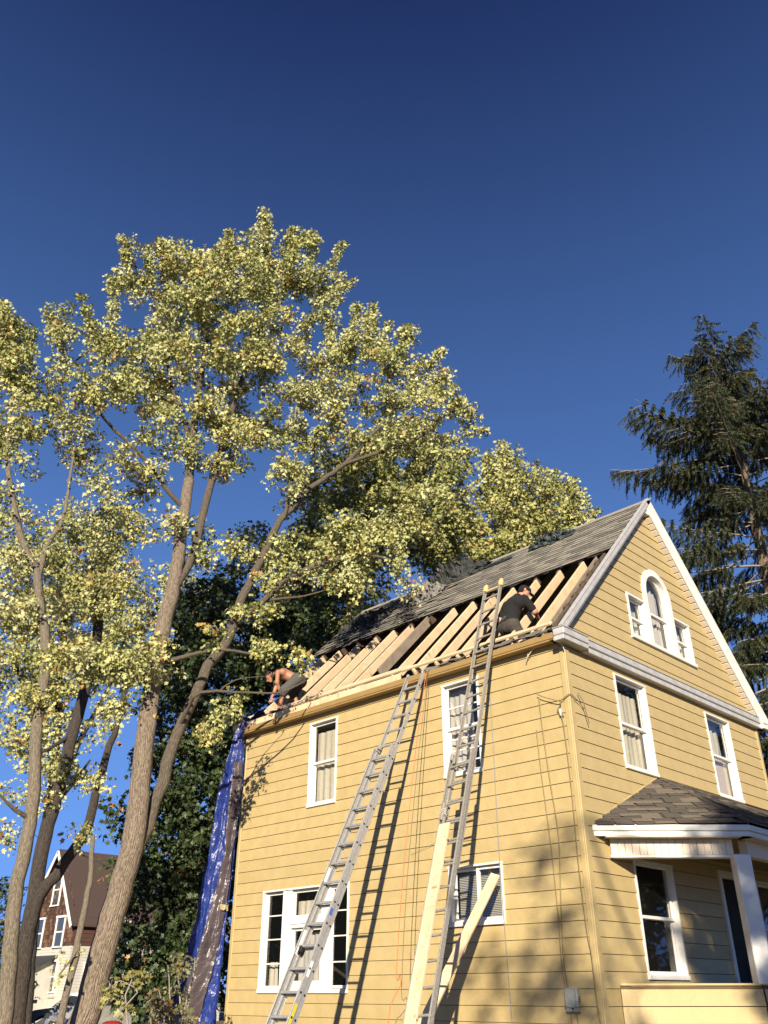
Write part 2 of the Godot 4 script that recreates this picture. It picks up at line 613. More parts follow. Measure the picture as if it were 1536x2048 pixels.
func yellow_house() -> void:
	var h := thing("yellow_house", "yellow clapboard house with white trimmed windows and its roof half stripped to new rafters", "house", Vector3(-4, GROUND, APEX))
	var eave_holes := [[-5.91, -5.14, 3.5, 5.04], [-2.49, -1.71, 3.52, 5.03], [-7.06, -4.735, 0.48, 2.1], [-2.47, -1.45, 1.345, 2.135]]
	var gable_holes := [[-2.35, -1.37, 3.52, 5.0], [-5.48, -4.52, 3.52, 5.0], [-2.33, -1.2, 0.64, 2.15], [-4.95, -3.95, -0.2, 2.12], [-6.35, -5.3, 0.64, 2.15]]
	var attic_holes := [[-2.9, -2.21, 5.92, 6.71], [-4.51, -3.82, 5.92, 6.71], [-3.82, -2.9, 5.92, 7.0]]
	var arch := Vector3(-3.36, 7.0, 0.46)
	walls(h, eave_holes, gable_holes, attic_holes, arch)
	# windows of the eave wall
	window(h, "eave", [-5.91, -5.14, 3.5, 5.04], {"sash": 0.5, "curtain": "full"})
	window(h, "eave", [-2.49, -1.71, 3.52, 5.03], {"sash": 0.5, "curtain": "sheer", "bars": 3})
	triple_window(h)
	slider_window(h)
	# windows of the gable wall
	window(h, "gable", [-2.35, -1.37, 3.52, 5.0], {"sash": 0.48, "curtain": "torn"})
	window(h, "gable", [-5.48, -4.52, 3.52, 5.0], {"sash": 0.5, "curtain": "half"})
	window(h, "gable", [-2.33, -1.2, 0.64, 2.15], {"sash": 0.5, "curtain": "none"})
	window(h, "gable", [-6.35, -5.3, 0.64, 2.15], {"sash": 0.5, "curtain": "none"})
	attic_window(h, arch)
	door(h)
	trim(h)
	roof(h)
	porch(h)


func walls(h: Node3D, eave_holes: Array, gable_holes: Array, attic_holes: Array, arch: Vector3) -> void:
	var w := holder("eave_wall", h)
	var g := Geo.new()
	for s in spans(-LEN, 0.0, -0.3, 5.2, eave_holes):
		wall_box(g, "eave", s[0], s[1], s[2], s[3], -0.12, 0.0)
	put("sheathing", g, M.joint, w)
	var k := 0
	var y := -0.284
	while y < 5.2:
		var top := minf(y + 0.192, 5.2)
		for s in spans(-LEN + 0.09, -0.085, y, top, eave_holes):
			var bits := [[s[0], s[1]]]
			if s[1] - s[0] > 3.9:
				var c: float = s[0] + 1.2 + rng.randf() * (s[1] - s[0] - 2.4)
				bits = [[s[0], c - 0.0012], [c + 0.0012, s[1]]]
			for b in bits:
				g = Geo.new()
				clapboard(g, "eave", [b[0], b[1], b[0], b[1]], s[2], s[3], true, y)
				put("siding_board", g, M["yellow%d" % (rng.randi() % 3)], w)
		y += 0.2
	for c in [[-LEN, -LEN + 0.085], [-0.08, 0.0]]:
		g = Geo.new()
		wall_box(g, "eave", c[0], c[1], -0.284, 5.2, 0.0, 0.03, 0.006)
		put("corner_board", g, M.trim_yellow, w)
	w = holder("gable_wall", h)
	g = Geo.new()
	for s in spans(-DEPTH, -0.12, -0.3, 5.2, gable_holes):
		wall_box(g, "gable", s[0], s[1], s[2], s[3], -0.12, 0.0)
	var all := gable_holes + attic_holes
	for k2 in 8:
		# the round head of the attic window, in steps that its casing covers
		var y0 := arch.y + arch.z * k2 / 8.0
		var half := sqrt(maxf(arch.z * arch.z - pow(arch.z * k2 / 8.0, 2), 0.0))
		all.append([arch.x - half, arch.x + half, y0, arch.y + arch.z * (k2 + 1) / 8.0])
	y = 5.2
	while y < 8.9:
		var y1 := y + 0.05
		var half := (8.93 - y1) / PITCH
		for s in spans(APEX - maxf(half - 0.17, 0.0), APEX + half, y, y1, all):
			wall_box(g, "gable", s[0], s[1], s[2], s[3], -0.12, -0.002)
		y = y1
	put("sheathing", g, M.joint, w)
	y = -0.284
	while y < 8.9:
		var top := y + 0.192
		if y < 5.2 and top > 5.1:
			top = 5.13
		var lim := func(yy: float, sgn: float) -> float:
			if yy < 5.15:
				return -DEPTH + 0.09 if sgn < 0 else -0.085
			var e := (8.76 - yy) / PITCH if sgn < 0 else (8.93 - yy) / PITCH
			return APEX + sgn * maxf(e, 0.0)
		var low: float = y
		if y > 5.0 and y < 5.3:
			low = 5.335 if y > 5.15 else y
		for s in spans(-20.0, 20.0, low, top, all):
			var a := [s[0], s[1], s[0], s[1]]
			if a[0] < -19:
				a[0] = lim.call(s[2], -1.0)
				a[2] = lim.call(s[3], -1.0)
			if a[1] > 19:
				a[1] = lim.call(s[2], 1.0)
				a[3] = lim.call(s[3], 1.0)
			if a[1] - a[0] < 0.02:
				continue
			g = Geo.new()
			clapboard(g, "gable", a, s[2], s[3], true, y)
			put("siding_board", g, M["yellow%d" % (rng.randi() % 3)], w)
		y += 0.2
	for c in [[-DEPTH, -DEPTH + 0.085], [-0.08, 0.03]]:
		g = Geo.new()
		wall_box(g, "gable", c[0], c[1], -0.284, 5.14, 0.001, 0.031, 0.006)
		put("corner_board", g, M.trim_yellow, w)
	# the two walls that face away, the foundation and the floors
	g = Geo.new()
	g.box(ID, Vector3(-LEN, -0.3, -DEPTH), Vector3(0, 5.2, -DEPTH + 0.12))
	put("rear_wall", g, M.yellow, h)
	g = Geo.new()
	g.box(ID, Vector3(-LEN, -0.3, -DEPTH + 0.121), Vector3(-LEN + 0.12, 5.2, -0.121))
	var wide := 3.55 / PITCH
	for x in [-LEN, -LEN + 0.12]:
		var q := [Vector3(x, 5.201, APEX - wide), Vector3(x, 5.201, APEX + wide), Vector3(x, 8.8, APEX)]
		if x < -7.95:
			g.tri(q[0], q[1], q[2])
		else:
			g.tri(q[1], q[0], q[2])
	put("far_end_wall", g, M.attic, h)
	g = Geo.new()
	g.box(ID, Vector3(-LEN + 0.03, GROUND, -DEPTH + 0.03), Vector3(-0.03, -0.303, -0.03), 0.01)
	put("foundation", g, M.concrete, h)
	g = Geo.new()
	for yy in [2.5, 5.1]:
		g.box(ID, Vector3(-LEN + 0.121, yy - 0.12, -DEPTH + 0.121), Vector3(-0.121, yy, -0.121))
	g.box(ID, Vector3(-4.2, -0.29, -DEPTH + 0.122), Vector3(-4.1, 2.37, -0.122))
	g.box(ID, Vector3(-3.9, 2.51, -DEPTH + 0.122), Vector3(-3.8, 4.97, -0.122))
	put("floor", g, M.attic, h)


func curtain_sheet(g: Geo, side: String, a0: float, a1: float, y0: float, y1: float, d: float, waves: float, amp: float) -> void:
	var ph := rng.randf() * 6.0
	g.grid(func(u: float, v: float) -> Vector3:
		var w := sin(u * waves * TAU + ph + 0.5 * sin(v * 3.0)) * amp * (0.5 + 0.5 * v) + sin(u * waves * 4.1 + v * 2.0) * amp * 0.5
		return on_wall(side, lerpf(a0, a1, u), lerpf(y1, y0, v), d + w), 40, 8)


func sash(w: Node3D, side: String, a0: float, a1: float, y0: float, y1: float, d: float, bars: int) -> void:
	var g := Geo.new()
	var t := 0.045
	wall_box(g, side, a0, a0 + t, y0, y1, d, d + 0.035, 0.005)
	wall_box(g, side, a1 - t, a1, y0, y1, d, d + 0.035, 0.005)
	wall_box(g, side, a0 + t, a1 - t, y0, y0 + t, d, d + 0.034, 0.005)
	wall_box(g, side, a0 + t, a1 - t, y1 - t, y1, d, d + 0.034, 0.005)
	for k in bars:
		var y := lerpf(y0, y1, (k + 1.0) / (bars + 1.0))
		wall_box(g, side, a0 + t, a1 - t, y - 0.01, y + 0.01, d + 0.005, d + 0.028)
	put("sash", g, M.white, w)
	g = Geo.new()
	var p := on_wall(side, a0 + t * 0.8, y0 + t * 0.8, d + 0.016)
	var q := on_wall(side, a1 - t * 0.8, y0 + t * 0.8, d + 0.016)
	var r := on_wall(side, a1 - t * 0.8, y1 - t * 0.8, d + 0.016)
	var s := on_wall(side, a0 + t * 0.8, y1 - t * 0.8, d + 0.016)
	if side == "eave":
		g.quad(p, q, r, s)
	else:
		g.quad(q, p, s, r)
	put("pane", g, M.glass, w)


func reveal(w: Node3D, side: String, o: Array, lip := 0.03, called := "frame") -> void:
	# white jamb, head and sill that line the opening and stand a little proud of the siding
	var g := Geo.new()
	var t := 0.03
	wall_box(g, side, o[0] - 0.012, o[0] + t, o[2] + 0.045, o[3], -0.13, lip, 0.004)
	wall_box(g, side, o[1] - t, o[1] + 0.012, o[2] + 0.045, o[3], -0.13, lip, 0.004)
	wall_box(g, side, o[0] - 0.02, o[1] + 0.02, o[3] - 0.002, o[3] + 0.028, -0.13, lip + 0.006, 0.004)
	put(called, g, M.white, w)
	g = Geo.new()
	wall_box(g, side, o[0] - 0.012, o[1] + 0.012, o[2] - 0.02, o[2] + 0.044, -0.13, lip + 0.018, 0.006)
	put("sill", g, M.white, w)


func window(h: Node3D, side: String, o: Array, how: Dictionary) -> void:
	var w := holder("window", h)
	reveal(w, side, o)
	var a0: float = o[0] + 0.03
	var a1: float = o[1] - 0.03
	var y0: float = o[2] + 0.045
	var y1: float = o[3] - 0.003
	var ym := lerpf(y0, y1, how.sash)
	var bars: int = how.get("bars", 0)
	sash(w, side, a0, a1, ym - 0.02, y1, -0.075, 1 if bars else 0)
	sash(w, side, a0, a1, y0, ym + 0.02, -0.115, bars)
	var g := Geo.new()
	match how.curtain:
		"full":
			curtain_sheet(g, side, a0 - 0.05, a1 + 0.05, y0 - 0.1, y1 - 0.12, -0.21, 5.0, 0.014)
			put("curtain", g, M.curtain, w)
		"sheer":
			curtain_sheet(g, side, a0 - 0.05, lerpf(a0, a1, 0.62), y0 - 0.1, y1 + 0.05, -0.22, 4.0, 0.02)
			put("curtain", g, M.sheer, w)
		"torn":
			curtain_sheet(g, side, a0 - 0.05, lerpf(a0, a1, 0.54), y0 - 0.1, y1 - 0.16, -0.2, 4.0, 0.016)
			put("curtain", g, M.curtain, w)
			g = Geo.new()
			curtain_sheet(g, side, lerpf(a0, a1, 0.46), a1 + 0.05, y0 - 0.1, y1 - 0.10, -0.23, 3.0, 0.02)
			put("curtain", g, M.curtain, w)
		"half":
			g.grid(func(u: float, v: float) -> Vector3: return on_wall(side, lerpf(a0 - 0.05, a1 + 0.05, u), lerpf(ym - 0.0, y0 - 0.1, v), -0.19 + 0.004 * sin(u * 9.0)), 16, 4)
			put("window_shade", g, M.shade, w)
			g = Geo.new()
			curtain_sheet(g, side, a0 - 0.05, lerpf(a0, a1, 0.5), ym, y1 + 0.05, -0.24, 3.0, 0.02)
			put("curtain", g, M.sheer, w)


func triple_window(h: Node3D) -> void:
	# a wide picture window: narrow four-pane lights either side of a tall one with a transom
	var w := holder("triple_window", h)
	var o := [-7.06, -4.735, 0.48, 2.1]
	reveal(w, "eave", o)
	var g := Geo.new()
	wall_box(g, "eave", -6.5, -6.26, 0.525, 2.097, -0.12, 0.012, 0.006)
	wall_box(g, "eave", -5.44, -5.24, 0.525, 2.097, -0.12, 0.012, 0.006)
	wall_box(g, "eave", -6.26, -5.44, 1.47, 1.63, -0.12, 0.0, 0.006)
	wall_box(g, "eave", -6.26, -5.44, 1.53, 1.56, -0.001, 0.018, 0.004)
	wall_box(g, "eave", -6.26, -5.44, 0.525, 0.6, -0.12, -0.004, 0.006)
	put("mullion", g, M.white, w)
	sash(w, "eave", -7.03, -6.5, 0.53, 2.09, -0.085, 3)
	sash(w, "eave", -5.24, -4.765, 0.53, 2.09, -0.085, 3)
	sash(w, "eave", -6.26, -5.44, 1.632, 2.09, -0.085, 0)
	sash(w, "eave", -6.26, -5.44, 0.602, 1.468, -0.095, 0)
	g = Geo.new()
	curtain_sheet(g, "eave", -6.3, -5.4, 1.5, 1.92, -0.2, 6.0, 0.016)
	put("curtain", g, M.curtain, w)
	g = Geo.new()
	curtain_sheet(g, "eave", -6.2, -5.4, 0.4, 1.4, -0.2, 6.0, 0.016)
	put("curtain", g, M.sheer, w)
	g = Geo.new()
	curtain_sheet(g, "eave", -7.05, -6.8, 0.4, 0.95, -0.2, 2.0, 0.016)
	put("curtain", g, M.curtain, w)


func slider_window(h: Node3D) -> void:
	var w := holder("sliding_window", h)
	var o := [-2.47, -1.45, 1.345, 2.135]
	reveal(w, "eave", o, 0.04)
	sash(w, "eave", -2.44, -1.93, 1.39, 2.13, -0.085, 0)
	sash(w, "eave", -1.97, -1.48, 1.39, 2.13, -0.05, 0)
	for k in 30:
		var y := 1.41 + 0.0235 * k
		var g := Geo.new()
		var T := Transform3D(Basis(Vector3.RIGHT, 0.75), Vector3(-1.96, y, -0.17))
		g.box(T, Vector3(-0.47, -0.001, -0.0115), Vector3(0.47, 0.001, 0.0115))
		put("blind_slat", g, M.blind, w)


func arch_ring(g: Geo, c: Vector3, r0: float, r1: float, d0: float, d1: float, legs: float) -> void:
	# a half-round casing with straight legs down, on the gable wall
	var pts := [Vector2(1, -legs)]
	for k in 61:
		pts.append(Vector2(cos(PI * k / 60.0), sin(PI * k / 60.0)))
	pts.append(Vector2(-1, -legs))
	for k in pts.size() - 1:
		var ring := []
		for p in [pts[k], pts[k + 1]]:
			for r in [r0, r1]:
				var yy: float = p.y * r if p.y >= 0.0 else -legs
				for d in [d0, d1]:
					ring.append(Vector3(d, c.y + yy, c.x + p.x * r))
		# order: p0 r0 d0, p0 r0 d1, p0 r1 d0, p0 r1 d1, then the same for p1
		g.quad(ring[1], ring[3], ring[7], ring[5])
		g.quad(ring[0], ring[1], ring[5], ring[4])
		g.quad(ring[3], ring[2], ring[6], ring[7])


func attic_window(h: Node3D, arch: Vector3) -> void:
	# a round-headed window between two small ones
	var w := holder("attic_window", h)
	var g := Geo.new()
	arch_ring(g, arch, arch.z - 0.06, arch.z + 0.07, -0.13, 0.045, 1.06)
	put("round_casing", g, M.white, w)
	g = Geo.new()
	wall_box(g, "gable", -4.54, -2.18, 5.87, 5.945, -0.13, 0.06, 0.006)
	put("sill", g, M.white, w)
	for o in [[-2.85, -2.21], [-4.51, -3.87]]:
		g = Geo.new()
		wall_box(g, "gable", o[0] - 0.012, o[0] + 0.045, 5.946, 6.71, -0.13, 0.03, 0.004)
		wall_box(g, "gable", o[1] - 0.045, o[1] + 0.012, 5.946, 6.71, -0.13, 0.03, 0.004)
		wall_box(g, "gable", o[0] - 0.02, o[1] + 0.02, 6.7, 6.74, -0.13, 0.036, 0.004)
		put("frame", g, M.white, w)
		sash(w, "gable", o[0] + 0.045, o[1] - 0.045, 6.30, 6.70, -0.08, 0)
		sash(w, "gable", o[0] + 0.045, o[1] - 0.045, 5.95, 6.34, -0.115, 0)
		g = Geo.new()
		curtain_sheet(g, "gable", o[0] + 0.02, lerpf(o[0], o[1], 0.6), 5.9, 6.75, -0.2, 3.0, 0.014)
		put("curtain", g, M.sheer, w)
	var r := arch.z - 0.06
	sash(w, "gable", arch.x - r, arch.x + r, 5.95, 6.62, -0.115, 0)
	g = Geo.new()
	arch_ring(g, arch, r - 0.045, r, -0.08, -0.045, 0.4)
	wall_box(g, "gable", arch.x - r, arch.x + r, 6.585, 6.64, -0.08, -0.044, 0.005)
	put("round_sash", g, M.white, w)
	g = Geo.new()
	var rim := []
	for k in 17:
		rim.append(Vector3(-0.06, arch.y + (r - 0.03) * sin(PI * k / 16.0), arch.x + (r - 0.03) * cos(PI * k / 16.0)))
	for k in 16:
		g.tri(Vector3(-0.06, arch.y, arch.x), rim[k], rim[k + 1])
	g.quad(rim[0], rim[16], Vector3(-0.06, 6.61, arch.x - r + 0.03), Vector3(-0.06, 6.61, arch.x + r - 0.03))
	put("round_pane", g, M.glass, w)
	g = Geo.new()
	curtain_sheet(g, "gable", arch.x - 0.44, arch.x - 0.1, 5.9, 7.55, -0.22, 3.0, 0.02)
	put("curtain", g, M.sheer, w)
	g = Geo.new()
	curtain_sheet(g, "gable", arch.x - 0.1, arch.x + 0.25, 5.9, 6.5, -0.30, 2.0, 0.02)
	put("curtain", g, M.ochre, w)
	g = Geo.new()
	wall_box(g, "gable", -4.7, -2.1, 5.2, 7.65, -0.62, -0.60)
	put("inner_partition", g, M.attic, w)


func door(h: Node3D) -> void:
	var w := holder("front_door", h)
	var g := Geo.new()
	wall_box(g, "gable", -5.02, -4.95, -0.2, 2.12, -0.1, 0.05, 0.005)
	wall_box(g, "gable", -3.95, -3.87, -0.2, 2.12, -0.1, 0.05, 0.005)
	wall_box(g, "gable", -5.04, -3.85, 2.121, 2.24, -0.1, 0.055, 0.005)
	put("door_frame", g, M.white, w)
	g = Geo.new()
	wall_box(g, "gable", -4.94, -3.96, -0.2, 2.11, -0.09, -0.05, 0.005)
	for p in [[-4.84, -4.06, 1.1, 1.98], [-4.84, -4.48, 0.0, 0.95], [-4.42, -4.06, 0.0, 0.95]]:
		wall_box(g, "gable", p[0], p[1], p[2], p[3], -0.051, -0.04, 0.008)
	put("door_leaf", g, M.dark, w)
	g = Geo.new()
	g.tube(PackedVector3Array([Vector3(-0.05, 0.95, -4.86), Vector3(0.0, 0.95, -4.86), Vector3(0.03, 0.95, -4.86)]), PackedFloat32Array([0.012, 0.028, 0.02]), 10)
	put("door_knob", g, M.chrome, w)


func slope(rise: float) -> Transform3D:
	# axes of the front roof slope: x along the eave, y out of the roof, z down the slope; its origin is the ridge line
	var L := sqrt(1.0 + PITCH * PITCH)
	var down := Vector3(0, -PITCH, 1) / L
	return Transform3D(Basis(Vector3.RIGHT, Vector3(0, 1, PITCH) / L, down), Vector3(0, rise, APEX))


func back_slope(rise: float) -> Transform3D:
	var L := sqrt(1.0 + PITCH * PITCH)
	return Transform3D(Basis(Vector3.LEFT, Vector3(0, 1, -PITCH) / L, Vector3(0, -PITCH, -1) / L), Vector3(0, rise, APEX))


func trim(h: Node3D) -> void:
	# rakes: white fascias that follow the gable, and the vinyl soffit panels under the right-hand one
	var S := slope(9.1)
	var B := back_slope(9.1)
	var L := 3.66 * sqrt(1.0 + PITCH * PITCH)
	var g := Geo.new()
	g.box(S, Vector3(0.135, -0.095, 0.0), Vector3(0.175, 0.0, L), 0.006)
	g.box(S, Vector3(0.12, -0.125, 0.02), Vector3(0.155, -0.05, L - 0.02), 0.004)
	g.box(S, Vector3(0.10, 0.001, 0.0), Vector3(0.185, 0.016, L), 0.003)
	put("left_rake", g, M.gutter, h)
	g = Geo.new()
	g.box(B, Vector3(-0.175, -0.15, 0.0), Vector3(-0.135, 0.0, L + 0.1), 0.006)
	g.box(B, Vector3(-0.16, -0.255, 0.12), Vector3(-0.125, -0.12, L), 0.006)
	g.box(B, Vector3(-0.185, 0.001, 0.0), Vector3(-0.10, 0.016, L + 0.1), 0.003)
	put("right_rake", g, M.white, h)
	var soff := holder("rake_soffit", h)
	var n := 34
	for k in n:
		g = Geo.new()
		var s0 := 0.3 + (L - 0.42) * k / n
		g.box(B, Vector3(-0.125, -0.275, s0), Vector3(0.03, -0.255, s0 + (L - 0.42) / n - 0.016), 0.007)
		put("soffit_panel", g, M.cream, soff)
	g = Geo.new()
	g.box(S, Vector3(-0.02, -0.13, 0.1), Vector3(0.12, -0.118, L - 0.05))
	put("left_soffit", g, M.white, h)
	g = Geo.new()
	for x in [0.004, 0.13]:
		var q := [Vector3(x, 8.74, APEX - 0.3), Vector3(x, 8.74, APEX + 0.19), Vector3(x, 9.0, APEX)]
		if x > 0.1:
			g.tri(q[1], q[0], q[2])
	g.quad(Vector3(0.004, 8.74, APEX - 0.3), Vector3(0.13, 8.74, APEX - 0.3), Vector3(0.13, 8.74, APEX + 0.19), Vector3(0.004, 8.74, APEX + 0.19))
	put("peak_block", g, M.white, h)
	# the cornice along the foot of the gable, with a deeper return at each end
	g = Geo.new()
	wall_box(g, "gable", -7.03, -0.44, 5.225, 5.335, 0.002, 0.145, 0.012)
	wall_box(g, "gable", -7.03, -0.44, 5.335, 5.35, 0.002, 0.155, 0.004)
	wall_box(g, "gable", -7.03, -0.44, 5.13, 5.218, 0.002, 0.125, 0.008)
	put("cornice", g, M.gutter, h)
	g = Geo.new()
	wall_box(g, "gable", -0.44, 0.26, 5.235, 5.345, -0.01, 0.19, 0.01)
	wall_box(g, "gable", -0.44, 0.26, 5.15, 5.228, -0.01, 0.18, 0.008)
	wall_box(g, "gable", -0.445, 0.27, 5.345, 5.36, -0.01, 0.2, 0.004)
	put("cornice_return", g, M.gutter, h)
	g = Geo.new()
	wall_box(g, "gable", -7.1, -6.8, 5.235, 5.345, -0.01, 0.19, 0.01)
	wall_box(g, "gable", -7.1, -6.8, 5.13, 5.228, -0.01, 0.18, 0.008)
	put("cornice_return", g, M.white, h)
	# eaves of the long wall: ochre fascia, soffit, the old roof edge on it
	g = Geo.new()
	wall_box(g, "eave", -8.25, -0.05, 5.23, 5.33, 0.165, 0.2, 0.006)
	put("eave_fascia", g, M.ochre, h)
	g = Geo.new()
	wall_box(g, "eave", -8.22, -0.05, 5.2, 5.228, -0.12, 0.19, 0.003)
	put("eave_soffit", g, M.ochre, h)
	g = Geo.new()
	wall_box(g, "eave", -8.0, -0.05, 5.128, 5.2, 0.002, 0.03, 0.004)
	put("frieze_board", g, M.trim_yellow, h)


func roof(h: Node3D) -> void:
	var S := slope(9.08)
	var L := sqrt(1.0 + PITCH * PITCH)
	var cut := 1.56 * L   # slope length from the ridge down to where the old roof has been cut away
	var full := 3.63 * L
	var r := holder("roof", h)
	var g := Geo.new()
	g.box(S, Vector3(-8.22, -0.05, 0.02), Vector3(0.12, -0.022, cut - 0.02))
	put("old_decking", g, M.old_wood, r)
	g = Geo.new()
	g.box(back_slope(9.08), Vector3(-0.12, -0.06, 0.02), Vector3(8.22, -0.02, full))
	put("rear_slope", g, M.shingle1, r)
	# shingles: one variant of shape for each tone, shared by all tabs
	var shapes := []
	for k in 8:
		g = Geo.new()
		var w := 0.282 + 0.006 * (k % 3)
		g.box(Transform3D(Basis(Vector3.RIGHT, -0.115) * Basis(Vector3.UP, 0.012 * ((k % 3) - 1)), Vector3.ZERO), Vector3(-w / 2, 0.0, -0.10), Vector3(w / 2, 0.009, 0.075), 0.003)
		shapes.append(g.mesh(M["shingle%d" % (k % 4)]))
	var spots := []
	var row := 0
	var s := 0.08
	while s < cut + 0.02:
		var x := 0.02 - (0.15 if row % 2 else 0.0)
		while x > -8.15:
			var gone := 0.0
			if x < -4.3:
				gone = 0.10 + 0.12 * clampf((-4.3 - x) / 3.0, 0.0, 1.0)
			if rng.randf() >= gone:
				spots.append([x, s + rng.randf_range(-0.008, 0.008), rng.randi() % 8, rng.randf_range(-0.002, 0.008)])
			x -= 0.303
		row += 1
		s += 0.131
	spots.sort_custom(func(a, b): return a[0] > b[0])
	var rest := []
	for k in spots.size():
		var q: Array = spots[k]
		var lift: float = q[3] + (rng.randf() * 0.03 if q[0] < -4.3 else 0.0)
		var T := S * Transform3D(Basis(Vector3.RIGHT, -lift * 2.0).rotated(Vector3.UP, rng.randf_range(-0.02, 0.02)), Vector3(q[0], -0.012 + lift * 0.4, q[1]))
		if k < 300:
			place("shingle", shapes[q[2]], T, r)
		else:
			rest.append(T)
	if not rest.is_empty():
		many("far_shingles", shapes[1], rest, [], r)
	g = Geo.new()
	for k in 28:
		var x := 0.1 - 0.297 * k
		g.box(S * Transform3D(Basis(Vector3.FORWARD, rng.randf_range(-0.02, 0.02)), Vector3(x, 0.004, -0.0)), Vector3(-0.15, 0.0, -0.02), Vector3(0.142, 0.012, 0.11), 0.003)
	put("ridge_caps", g, M.shingle2, r)
	# ragged edge of roofing felt under the lowest course
	g = Geo.new()
	g.grid(func(u: float, v: float) -> Vector3:
		var x := lerpf(-8.15, 0.1, u)
		var edge := cut + 0.015 + 0.03 * sin(x * 5.1) * sin(x * 2.3) + 0.025 * sin(x * 17.0)
		return S * Vector3(x, -0.02 - v * 0.012, lerpf(cut - 0.1, edge, v)), 160, 1)
	put("torn_edge", g, M.felt, r)
	# rafters
	var news := [-0.55, -1.05, -1.58, -2.13, -2.62, -3.16, -3.70, -4.88, -5.41, -5.95, -6.5, -7.15, -7.72]
	var k := 0
	for x in news:
		g = Geo.new()
		var top := cut + 0.08 + rng.randf_range(-0.05, 0.08) + (0.1 if x < -6.0 and x > -7.0 else 0.0)
		g.box(S, Vector3(x - 0.021, -0.205, top), Vector3(x + 0.021, -0.045, full - 0.22), 0.004, 0.45, Vector2(rng.randf() * 3, rng.randf() * 5))
		put("new_rafter", g, M["pine%d" % (k % 3)], r)
		k += 1
	for x in [-0.13, -0.62, -1.12, -1.65, -2.2, -2.69, -3.23, -3.77, -4.35, -4.95, -5.48, -6.02, -6.57, -7.08, -7.79]:
		g = Geo.new()
		var low := full - 0.24 if x in [-0.13, -4.95] else cut + 0.12
		g.box(S, Vector3(x - 0.024, -0.2, 0.05), Vector3(x + 0.024, -0.055, low), 0.004, 0.45, Vector2(rng.randf() * 3, rng.randf() * 5))
		put("old_rafter", g, M.old_wood, r)
	g = Geo.new()
	g.box(S, Vector3(-4.47, -0.22, cut + 0.02), Vector3(-4.43, -0.03, full - 0.8), 0.004, 0.45)
	put("reused_rafter", g, M.weathered, r)
	g = Geo.new()
	g.box(S, Vector3(-0.262, -0.17, cut + 0.1), Vector3(-0.24, -0.03, full - 0.35), 0.003, 0.45)
	put("reused_rafter", g, M.weathered, r)
	# the strip of old roof left along the gable, and the dark gable sheathing behind it
	g = Geo.new()
	g.box(S, Vector3(-0.20, -0.11, cut), Vector3(0.10, -0.075, full - 0.02), 0.003, 0.45)
	put("old_roof_strip", g, M.felt, r)
	for j in 5:
		g = Geo.new()
		g.box(S, Vector3(-0.22, -0.075, cut + 0.25 + j * 0.42), Vector3(0.09, -0.055, cut + 0.38 + j * 0.42), 0.003, 0.45, Vector2(j, 0))
		put("old_board", g, M.old_wood, r)
	# lumber at the rafter feet
	g = Geo.new()
	g.box(S, Vector3(-8.3, -0.045, full - 0.42), Vector3(-3.3, -0.005, full - 0.28), 0.004, 0.45)
	put("ledger", g, M.pine1, r)
	g = Geo.new()
	g.box(S, Vector3(-3.45, -0.05, full - 0.36), Vector3(-0.2, -0.012, full - 0.27), 0.004, 0.45, Vector2(0.7, 0.4))
	put("ledger", g, M.pine0, r)
	g = Geo.new()
	wall_box(g, "eave", -8.3, -3.35, 5.335, 5.46, 0.12, 0.16, 0.004, 0.45)
	put("sub_fascia", g, M.pine2, r)
	# shingle scraps that still cling to the eave
	g = Geo.new()
	for j in 70:
		var x := rng.randf_range(-3.3, -0.1)
		var T := Transform3D(Basis(Vector3.RIGHT, rng.randf_range(0.2, 0.9)).rotated(Vector3.UP, rng.randf_range(-0.4, 0.4)), Vector3(x, 5.345 + rng.randf() * 0.05, rng.randf_range(0.0, 0.2)))
		g.box(T, Vector3(-0.13, 0, -0.07), Vector3(0.13, 0.008, 0.05))
	put("shingle_scraps", g, M.shingle3, r)
	for x in [-0.38, -0.8, -1.3, -1.9, -2.35, -2.9]:
		g = Geo.new()
		g.box(S, Vector3(x - 0.02, -0.16, full - 0.24), Vector3(x + 0.02, -0.10, full - 0.1), 0.004, 0.45, Vector2(x, x))
		put("rafter_tail", g, M.pine0, r)


